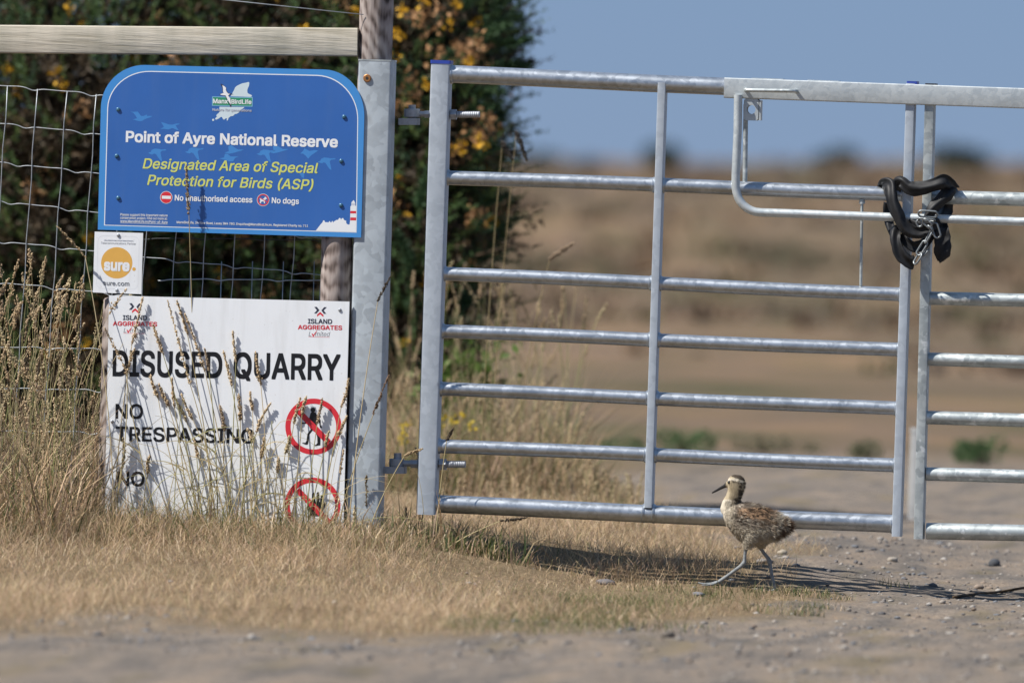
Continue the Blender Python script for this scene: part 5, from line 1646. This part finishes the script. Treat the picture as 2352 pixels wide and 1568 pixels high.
def make_heath():
    n = 1500
    d = rng.uniform(62, 220, n) ; a = rng.uniform(-0.06, 0.09, n)
    x = CAM.x + d * np.sin(a - THETA); y = CAM.y + d * np.cos(a - THETA)
    z = ground_z(x, y) - 0.02
    s = rng.uniform(0.06, 0.20, n) * (0.7 + d / 200)
    pal = np.array([(0.15, 0.105, 0.068), (0.21, 0.145, 0.095), (0.13, 0.12, 0.062), (0.25, 0.165, 0.10), (0.19, 0.145, 0.115)])
    k = 22
    cen = np.repeat(np.stack([x, y, z], -1), k, 0)
    ss = np.repeat(s, k)
    off = unit(rng.normal(0, 1, (n * k, 3))); off[:, 2] = np.abs(off[:, 2])
    base = cen + off * np.stack([ss * 1.4, ss * 1.4, ss * 0.3], -1) * rng.random((n * k, 1))
    tip = base + (off * 0.35 + np.array([0, 0, 0.4])) * ss[:, None]
    side = unit(np.cross(off, rng.normal(0, 1, off.shape))) * (ss * 0.14)[:, None]
    V = np.stack([base - side, base + side, tip], 1).reshape(-1, 3)
    C = np.repeat(pal[rng.integers(0, 5, n)].repeat(k, 0) * rng.uniform(.75, 1.25, (n * k, 1)), 3, 0)
    me = mesh_np('heath', V, np.arange(len(V)), np.full(len(V) // 3, 3), C, M['gorse'])
    tag(place('heath_scrub', me), 'low brown heath scrub blurred in the distance', 'heath', kind='stuff')
make_heath()

def make_marker():
    q = G(2098, 1192)
    o = thing('marker_post', q, 'short white marker post standing behind the gap between the gates', 'post')
    sc = (q - CAM).length / FPX
    h = 215 * sc; w = 24 * sc
    mb = MB(); mb.box(q + Vector((0, 0, h / 2 - .02)), Vector((w / 2, 0, 0)), Vector((0, w * .35, 0)), Vector((0, 0, h / 2)), w * 0.12)
    mb.build('post', M['white_post'], o, True, 40)
    mb = MB(); mb.box(q + Vector((0, 0, h - .015)), Vector((w / 2 * 1.08, 0, 0)), Vector((0, w * .38, 0)), Vector((0, 0, 0.008)), w * 0.1)
    mb.build('cap', M['white_post'], o, True, 40)
make_marker()

# ================================================================= STONES
ico = None
def ico_verts(sub):
    bm = bmesh.new(); bmesh.ops.create_icosphere(bm, subdivisions=sub, radius=1.0)
    v = np.array([p.co for p in bm.verts]); f = np.array([[q.index for q in p.verts] for p in bm.faces]); bm.free()
    return v, f

def make_gravel():
    v0, f0 = ico_verts(1)
    n = 9500
    x = rng.uniform(-2.0, 2.4, n); y = rng.uniform(-5.6, 3.5, n)
    keep = rng.random(n) < np.clip(1.05 - verge_mask(x, y), 0.02, 1)
    x, y = x[keep], y[keep]; n = len(x)
    s = np.clip(rng.lognormal(math.log(0.0034), 0.55, n), 0.0015, 0.0095)
    pert = rng.uniform(0.7, 1.25, (n, len(v0), 1))
    sc = s[:, None] * np.stack([rng.uniform(.8, 1.5, n), rng.uniform(.8, 1.4, n), rng.uniform(.45, .8, n)], -1)
    V = v0[None] * pert * sc[:, None]
    z = ground_z(x, y) + s * 0.1
    V = V + np.stack([x, y, z], -1)[:, None]
    F = (f0[None] + (np.arange(n) * len(v0))[:, None, None]).ravel()
    pal = np.array([(0.17, 0.15, 0.135), (0.11, 0.105, 0.105), (0.24, 0.21, 0.18), (0.20, 0.155, 0.12), (0.29, 0.265, 0.235), (0.14, 0.145, 0.155)])
    C = np.repeat(pal[rng.integers(0, 6, n)] * rng.uniform(.8, 1.2, (n, 1)), len(v0), 0)
    me = mesh_np('gravel', V.reshape(-1, 3), F, np.full(n * len(f0), 3), C, M['stone'])
    tag(place('gravel', me), 'loose grey and buff gravel on the track', 'gravel', kind='stuff')
make_gravel()

def stone(px, py, wpx, hpx, col, label):
    q = G(px, py)
    v0, f0 = ico_verts(2)
    v0 = v0 * rng.uniform(0.84, 1.12, (len(v0), 1))
    sc = (q - CAM).length / FPX
    w = wpx * sc / 2; h = hpx * sc / 2
    ph = rng.uniform(0, 6, 6)
    r = 1 + 0.16 * np.sin(v0[:, 0] * 3 + ph[0]) * np.sin(v0[:, 1] * 3 + ph[1]) + 0.10 * np.sin(v0[:, 2] * 5 + ph[2] + v0[:, 0] * 4)
    v = v0 * r[:, None] * np.array([w, w * 0.8, h])
    v[:, 2] = np.maximum(v[:, 2], -h * 0.75) + h * 0.55
    c = np.asarray(col)[None] * (0.85 + 0.3 * rng.random((len(v), 1)))
    me = mesh_np('stone', v, f0.ravel(), np.full(len(f0), 3), c, M['stone'], False)
    o = place('stone', me); o.location = q
    tag(o, label, 'stone')
stone(2284, 1300, 27, 24, (0.055, 0.058, 0.065), 'dark angular stone below the right gate leaf')
stone(1796, 1279, 22, 16, (0.36, 0.31, 0.24), 'pale round stone just right of the chick')
stone(1533, 1464, 34, 22, (0.13, 0.11, 0.09), 'brown grey stone in the foreground below the chick')
stone(1390, 1342, 44, 16, (0.13, 0.12, 0.12), 'flat dark stone at the turf edge left of the chick')
stone(1606, 1368, 30, 13, (0.14, 0.14, 0.15), 'small flat slate stone in front of the chick')
stone(2142, 1349, 22, 14, (0.12, 0.12, 0.125), 'small grey stone below the gap between the gates')
stone(2248, 1352, 24, 16, (0.24, 0.19, 0.15), 'reddish buff stone left of the twig')
stone(2050, 1278, 24, 14, (0.34, 0.30, 0.25), 'pale flat stone beneath the left gate latch stile')
stone(1186, 1463, 22, 14, (0.12, 0.11, 0.10), 'small dark stone at the verge edge in the foreground')
stone(768, 1389, 13, 14, (0.62, 0.60, 0.58), 'tiny white pebble on the parched grass')
stone(1755, 1292, 40, 12, (0.20, 0.18, 0.16), 'flat grey stone behind the feet of the chick')

def make_twig():
    a, b = G(2190, 1376), G(2350, 1356)
    o = thing('twig', a, 'thin dark twig lying on the gravel at the right edge', 'twig')
    mb = MB()
    pts = [a.lerp(b, t) + Vector((0, 0.05 * math.sin(t * 7), 0.006)) for t in np.linspace(0, 1, 10)]
    mb.tube(pts, [0.004] * 6 + [0.003] * 4, 6)
    mb.build('stick', M['twig'], o, True)
    mb = MB(); c = pts[6]
    mb.tube([c, c + Vector((0.06, 0.12, 0.012)), c + Vector((0.11, 0.15, 0.006))], [0.003, 0.002, 0.0012], 5)
    mb.build('side_shoot', M['twig'], o, True)
make_twig()

# ================================================================= CHICK
def make_chick():
    S = 1.0 / 4267.0
    def W(u, v, lat=0.0):
        p = P(*ZB(u, v), YB); return Vector((p.x, p.y + lat, p.z))
    me = bpy.data.meshes.new('rough')
    bm = bmesh.new()
    def loft(rings, n=20):
        """rings: (u, v, half height, half width, tilt of the section) all zoom pixels"""
        prev = None; first = None
        for (u, v, a, b, tilt) in rings:
            row = []
            for k in range(n):
                q = 2 * math.pi * k / n
                du = -a * math.cos(q) * math.sin(tilt); dv = -a * math.cos(q) * math.cos(tilt)
                row.append(bm.verts.new(W(u + du, v + dv, b * math.sin(q) * S)))
            if prev:
                for k in range(n):
                    bm.faces.new((prev[k], prev[(k + 1) % n], row[(k + 1) % n], row[k]))
            else: first = row
            prev = row
        bm.faces.new(first[::-1]); bm.faces.new(prev)
    # trunk from breast to tail
    loft([(470, 640, 30, 30, 0.1), (490, 650, 95, 85, 0.15), (540, 665, 140, 125, 0.1), (610, 690, 190, 160, 0.05), (700, 725, 222, 178, -0.05), (790, 745, 228, 182, -0.1),
          (880, 760, 210, 175, -0.15), (970, 770, 175, 155, -0.2), (1050, 775, 135, 125, -0.25), (1120, 770, 95, 90, -0.25), (1180, 765, 55, 55, -0.25), (1205, 765, 20, 25, -0.25)])
    # neck and head
    loft([(560, 660, 120, 100, 1.2), (540, 590, 105, 92, 1.35), (548, 520, 92, 82, 1.25), (578, 450, 82, 76, 1.2), (602, 390, 84, 78, 1.35), (612, 330, 94, 86, 1.5), (612, 285, 97, 88, 1.57), (612, 240, 84, 76, 1.57), (612, 212, 52, 48, 1.57), (612, 202, 20, 20, 1.57)])
    # forehead to bill base
    loft([(600, 290, 60, 55, 0.25), (545, 298, 48, 42, 0.3), (505, 315, 28, 24, 0.5), (485, 325, 17, 15, 0.5)])
    # bill, slightly decurved
    loft([(520, 312, 25, 20, 0.5), (480, 328, 21, 16, 0.5), (440, 348, 17, 13, 0.5), (400, 370, 14, 11, 0.55), (362, 391, 12, 10, 0.65), (345, 401, 9, 8, 0.7)], 12)
    # thighs
    loft([(760, 830, 60, 45, 0.2), (735, 900, 95, 60, 1.4), (728, 970, 45, 38, 1.5), (720, 1030, 22, 22, 1.5)], 14) if False else None
    def limb(pts, n=12):
        ps = [W(u, v, l * S) for u, v, l, r in pts]; rs = [(r * 1.10 if r < 26 else r) * S for *_, r in pts]
        mb = MB(); mb.tube(ps, rs, n)
        vv = [bm.verts.new(p) for p in mb.v]
        for f in mb.f: bm.faces.new([vv[i] for i in f])
    limb([(800, 800, -70, 110), (770, 880, -75, 95), (740, 950, -75, 58), (725, 1005, -75, 30), (720, 1035, -75, 18)])
    limb([(880, 800, 70, 110), (875, 890, 75, 90), (868, 950, 75, 52), (866, 990, 75, 28), (868, 1012, 75, 19)])
    limb([(722, 1015, -75, 18), (716, 1080, -75, 17), (712, 1140, -75, 19), (702, 1165, -76, 24), (670, 1195, -78, 20), (600, 1245, -82, 18), (520, 1305, -86, 18), (455, 1350, -90, 20), (430, 1366, -90, 18)])
    limb([(868, 1000, 75, 19), (900, 1050, 75, 18), (945, 1105, 75, 20), (962, 1135, 75, 24), (975, 1200, 74, 19), (990, 1290, 72, 17.5), (1008, 1370, 70, 18), (1020, 1420, 70, 19), (1026, 1445, 70, 17)])
    # toes
    for t in ([(440, 1360, -90, 17), (350, 1384, -92, 14), (270, 1386, -95, 12), (205, 1372, -96, 8)], [(440, 1362, -90, 16), (380, 1390, -150, 13), (310, 1398, -190, 10), (260, 1396, -205, 7)],
              [(440, 1362, -90, 16), (385, 1388, -50, 13), (320, 1396, 0, 10), (275, 1394, 20, 7)], [(440, 1362, -90, 13), (460, 1385, -85, 10), (475, 1400, -80, 6)],
              [(1026, 1440, 70, 16), (1000, 1462, 60, 13), (950, 1466, 50, 11), (915, 1466, 45, 7)], [(1026, 1440, 70, 16), (1015, 1464, 15, 12), (985, 1468, -30, 10), (965, 1468, -50, 7)],
              [(1026, 1440, 70, 16), (1015, 1464, 120, 12), (985, 1468, 165, 10), (965, 1468, 180, 7)], [(1026, 1440, 70, 13), (1045, 1460, 70, 10), (1058, 1467, 70, 7)]):
        limb(t, 10)
    bm.to_mesh(me); bm.free()
    tmp = bpy.data.objects.new('rough', me); COL.objects.link(tmp)
    md = tmp.modifiers.new('r', 'REMESH'); md.mode = 'VOXEL'; md.voxel_size = 0.0017
    sm = tmp.modifiers.new('s', 'SMOOTH'); sm.factor = 0.5; sm.iterations = 3
    dg = bpy.context.evaluated_depsgraph_get()
    body = bpy.data.meshes.new_from_object(tmp.evaluated_get(dg))
    bpy.data.objects.remove(tmp); bpy.data.meshes.remove(me)
    nv = len(body.vertices)
    co = np.empty(nv * 3, np.float32); body.vertices.foreach_get('co', co); co = co.reshape(-1, 3).astype(float)
    no = np.empty(nv * 3, np.float32); body.vertices.foreach_get('normal', no); no = no.reshape(-1, 3).astype(float)
    # back to the bird's own side-view coordinates
    o0 = np.array(W(0, 0)); eu = np.array(W(1, 0)) - o0; ev = np.array(W(0, 1)) - o0
    A = np.array([[eu[0], ev[0]], [eu[2], ev[2]]])
    def uv(c):
        q = np.linalg.solve(A, (c[:, [0, 2]] - o0[[0, 2]]).T)
        return q[0], q[1], (c[:, 1] - YB) / S
    def plumage(c):
        u, v, lat = uv(c)
        n = len(u)
        buff = np.array([0.42, 0.36, 0.275]); pale = np.array([0.56, 0.50, 0.40]); dark = np.array([0.045, 0.033, 0.025])
        mid = np.array([0.20, 0.155, 0.12]); rufous = np.array([0.37, 0.235, 0.14])
        col = np.tile(buff, (n, 1))
        def mix(cc, m_): 
            nonlocal col
            m_ = np.clip(m_, 0, 1)[:, None]; col = col * (1 - m_) + np.asarray(cc) * m_
        belly = sstep(760, 880, v) * (u < 1300)
        mix(pale, belly * 0.85)
        mix(pale, (u < 560) * (v > 400) * (v < 800) * 0.6)
        # grey-brown back and wing with streaks running back and down
        s = (u * 0.86 + v * 0.5); w_ = (v * 0.86 - u * 0.5)
        back = sstep(560, 650, u) * (1 - sstep(1000, 1180, u)) * (1 - sstep(690, 850, v - 0.05 * (u - 800))) * (v > 440)
        mix(mid * 0.85, back * 0.85)
        st1 = vnoise(s / 34, w_ / 9.5); st2 = vnoise(s / 20 + 9, w_ / 12 + 4)
        feath = sstep(620, 680, u) * (1 - sstep(1000, 1060, u)) * sstep(545, 570, v) * (1 - sstep(640, 680, v - 0.12 * (u - 650)))
        mix(rufous, feath * 0.85)
        mix(dark, feath * sstep(0.44, 0.56, st1))
        mix(dark, back * (1 - feath) * sstep(0.60, 0.74, st2) * 0.75)
        mix(pale, back * (1 - feath) * sstep(0.62, 0.78, vnoise(u / 22 + 3, v / 18)) * 0.7)
        breast = sstep(520, 560, u) * (1 - sstep(720, 800, u)) * sstep(590, 640, v) * (1 - sstep(780, 860, v))
        mix(dark, breast * sstep(0.60, 0.72, vnoise(u / 26, v / 12 + 7)) * 0.7)
        mix(pale, breast * sstep(0.62, 0.75, vnoise(u / 24 + 5, v / 16)) * 0.6)
        rear = sstep(950, 1060, u) * (v > 600)
        mix(pale, rear * 0.5)
        mix(np.array([0.16, 0.11, 0.075]), rear * sstep(0.48, 0.68, vnoise(u / 34, v / 30)) * 0.95)
        mix(np.array([0.13, 0.09, 0.06]), np.exp(-(((v - 735 + 0.12 * (u - 900)) / 26) ** 2)) * sstep(840, 900, u) * (1 - sstep(1040, 1100, u)) * 0.85)
        mix(np.array([0.11, 0.065, 0.040]), sstep(1140, 1190, u))
        # head
        hd = (v < 470) & (u > 470)
        mix(np.array([0.36, 0.29, 0.185]), hd * 0.85)
        crown = np.exp(-(((u - 620) / 78) ** 2 + ((v - 205) / 22) ** 2) * 1.2) * (np.abs(lat) < 80)
        mix(dark, (v < 238 + 0.35 * (u - 620)) * (u > 560) * (v < 330) * 0.95)
        mix(pale * 1.05, np.exp(-(((v - (250 + 0.0022 * (u - 570) ** 2)) / 14) ** 2)) * (u > 525) * (u < 690) * hd)
        mix(dark, np.exp(-(((v - (272 + 0.1 * (u - 590))) / 13) ** 2)) * (u > 575) * (u < 665) * hd * sstep(0.2, 0.5, vnoise(u / 26, v / 22 + 2)))
        mix(dark, (u > 640) * hd * (v > 280) * sstep(0.42, 0.6, vnoise(u / 14, v / 14)) * 0.85)
        mix(dark, np.exp(-(((u - 618) / 36) ** 2 + ((v - 480) / 34) ** 2)) * 0.9)
        # bill and legs
        mix(np.array([0.028, 0.026, 0.026]), sstep(512, 494, u) * (v < 430))
        mix(np.array([0.20, 0.15, 0.11]), sstep(440, 470, u) * (u < 515) * (v > 336 + (500 - u) * 0.45) * (v < 380) * 0.8)
        leg = ((v > 1012) & (u < 780)) | ((v > 1000) & (u > 840) & (u < 1100) & (v > 1000))
        mix(np.array([0.235, 0.245, 0.245]), leg * 1.0)
        mix(np.array([0.12, 0.13, 0.14]), leg * sstep(0.6, 0.8, vnoise(u / 30, v / 18)) * 0.5)
        return col * (0.9 + 0.2 * vnoise(u / 9, v / 9))[:, None]
    o = thing('wader_chick', Vector(((FOOT[0].x + FOOT[1].x) / 2, YB, min(FOOT[0].z, FOOT[1].z))), 'downy long legged wader chick striding left past the gate', 'bird')
    body.transform(Matrix.Translation(-o.location))
    col = plumage(co)
    ca = body.color_attributes.new('Col', 'FLOAT_COLOR', 'POINT')
    c4 = np.ones((nv, 4), np.float32); c4[:, :3] = col; ca.data.foreach_set('color', c4.ravel())
    body.materials.clear(); body.materials.append(M['bird'])
    body.polygons.foreach_set('use_smooth', np.ones(len(body.polygons), bool))
    body.name = 'body'
    place('body', body, o)
    # down: fine tufts lying along the body
    u, v, lat = uv(co)
    okm = np.nonzero(((v < 1000) & (u > 500) & (v > 470)) | ((v <= 470) & (u > 545)))[0]
    okm = okm[(u[okm] > 440)]
    n = 26000
    pick = rng.choice(okm, n)
    p = co[pick] + rng.normal(0, 0.0006, (n, 3)); nn = no[pick]
    pu, pv = u[pick], v[pick]
    flow = np.array(eu)[None] / np.linalg.norm(eu) * 0.9 + np.array([0, 0, -0.35])
    neck = (pv < 640) & (pu < 700)
    flow = np.where(neck[:, None], np.array([[0.25, 0, -0.8]]), flow)
    L = np.where(pu > 1000, rng.uniform(0.006, 0.019, n), rng.uniform(0.004, 0.011, n)) * np.where((pv < 600) & (pu > 640), 1.4, 1.0)
    L = np.where(pv < 470, rng.uniform(0.0022, 0.005, n), L)
    lift = np.where(pu > 1000, 1.1, np.where(pv > 780, 0.9, 0.55))
    d = unit(unit(flow) + nn * lift[:, None] + rng.normal(0, 0.22, (n, 3)))
    side = unit(np.cross(d, nn + rng.normal(0, 0.2, (n, 3)))) * np.where(pv < 470, 0.00045, 0.0007)[:, None]
    V = np.stack([p - side, p + side, p + d * L[:, None]], 1).reshape(-1, 3)
    cc = col[pick] * rng.uniform(0.80, 1.32, (n, 1))
    place('down', mesh_np('down', shift(V, o), np.arange(n * 3), np.full(n, 3), np.repeat(cc, 3, 0), M['down']), o)['kind'] = 'stuff'
    for sgn in (-1, 1):
        c = W(541, 282, sgn * 56)
        # sit the eye on the head's surface
        dd = np.abs(u - 541) + np.abs(v - 282) + np.where(np.sign(lat) == sgn, 0, 1e6)
        c = Vector(co[int(np.argmin(dd))])
        bmv, bf = ico_verts(3)
        r = 18 * S
        place('eye', mesh_np('eye', bmv * r + np.array(c - o.location), bf.ravel(), np.full(len(bf), 3), None, M['eye'], True), o)
make_chick()
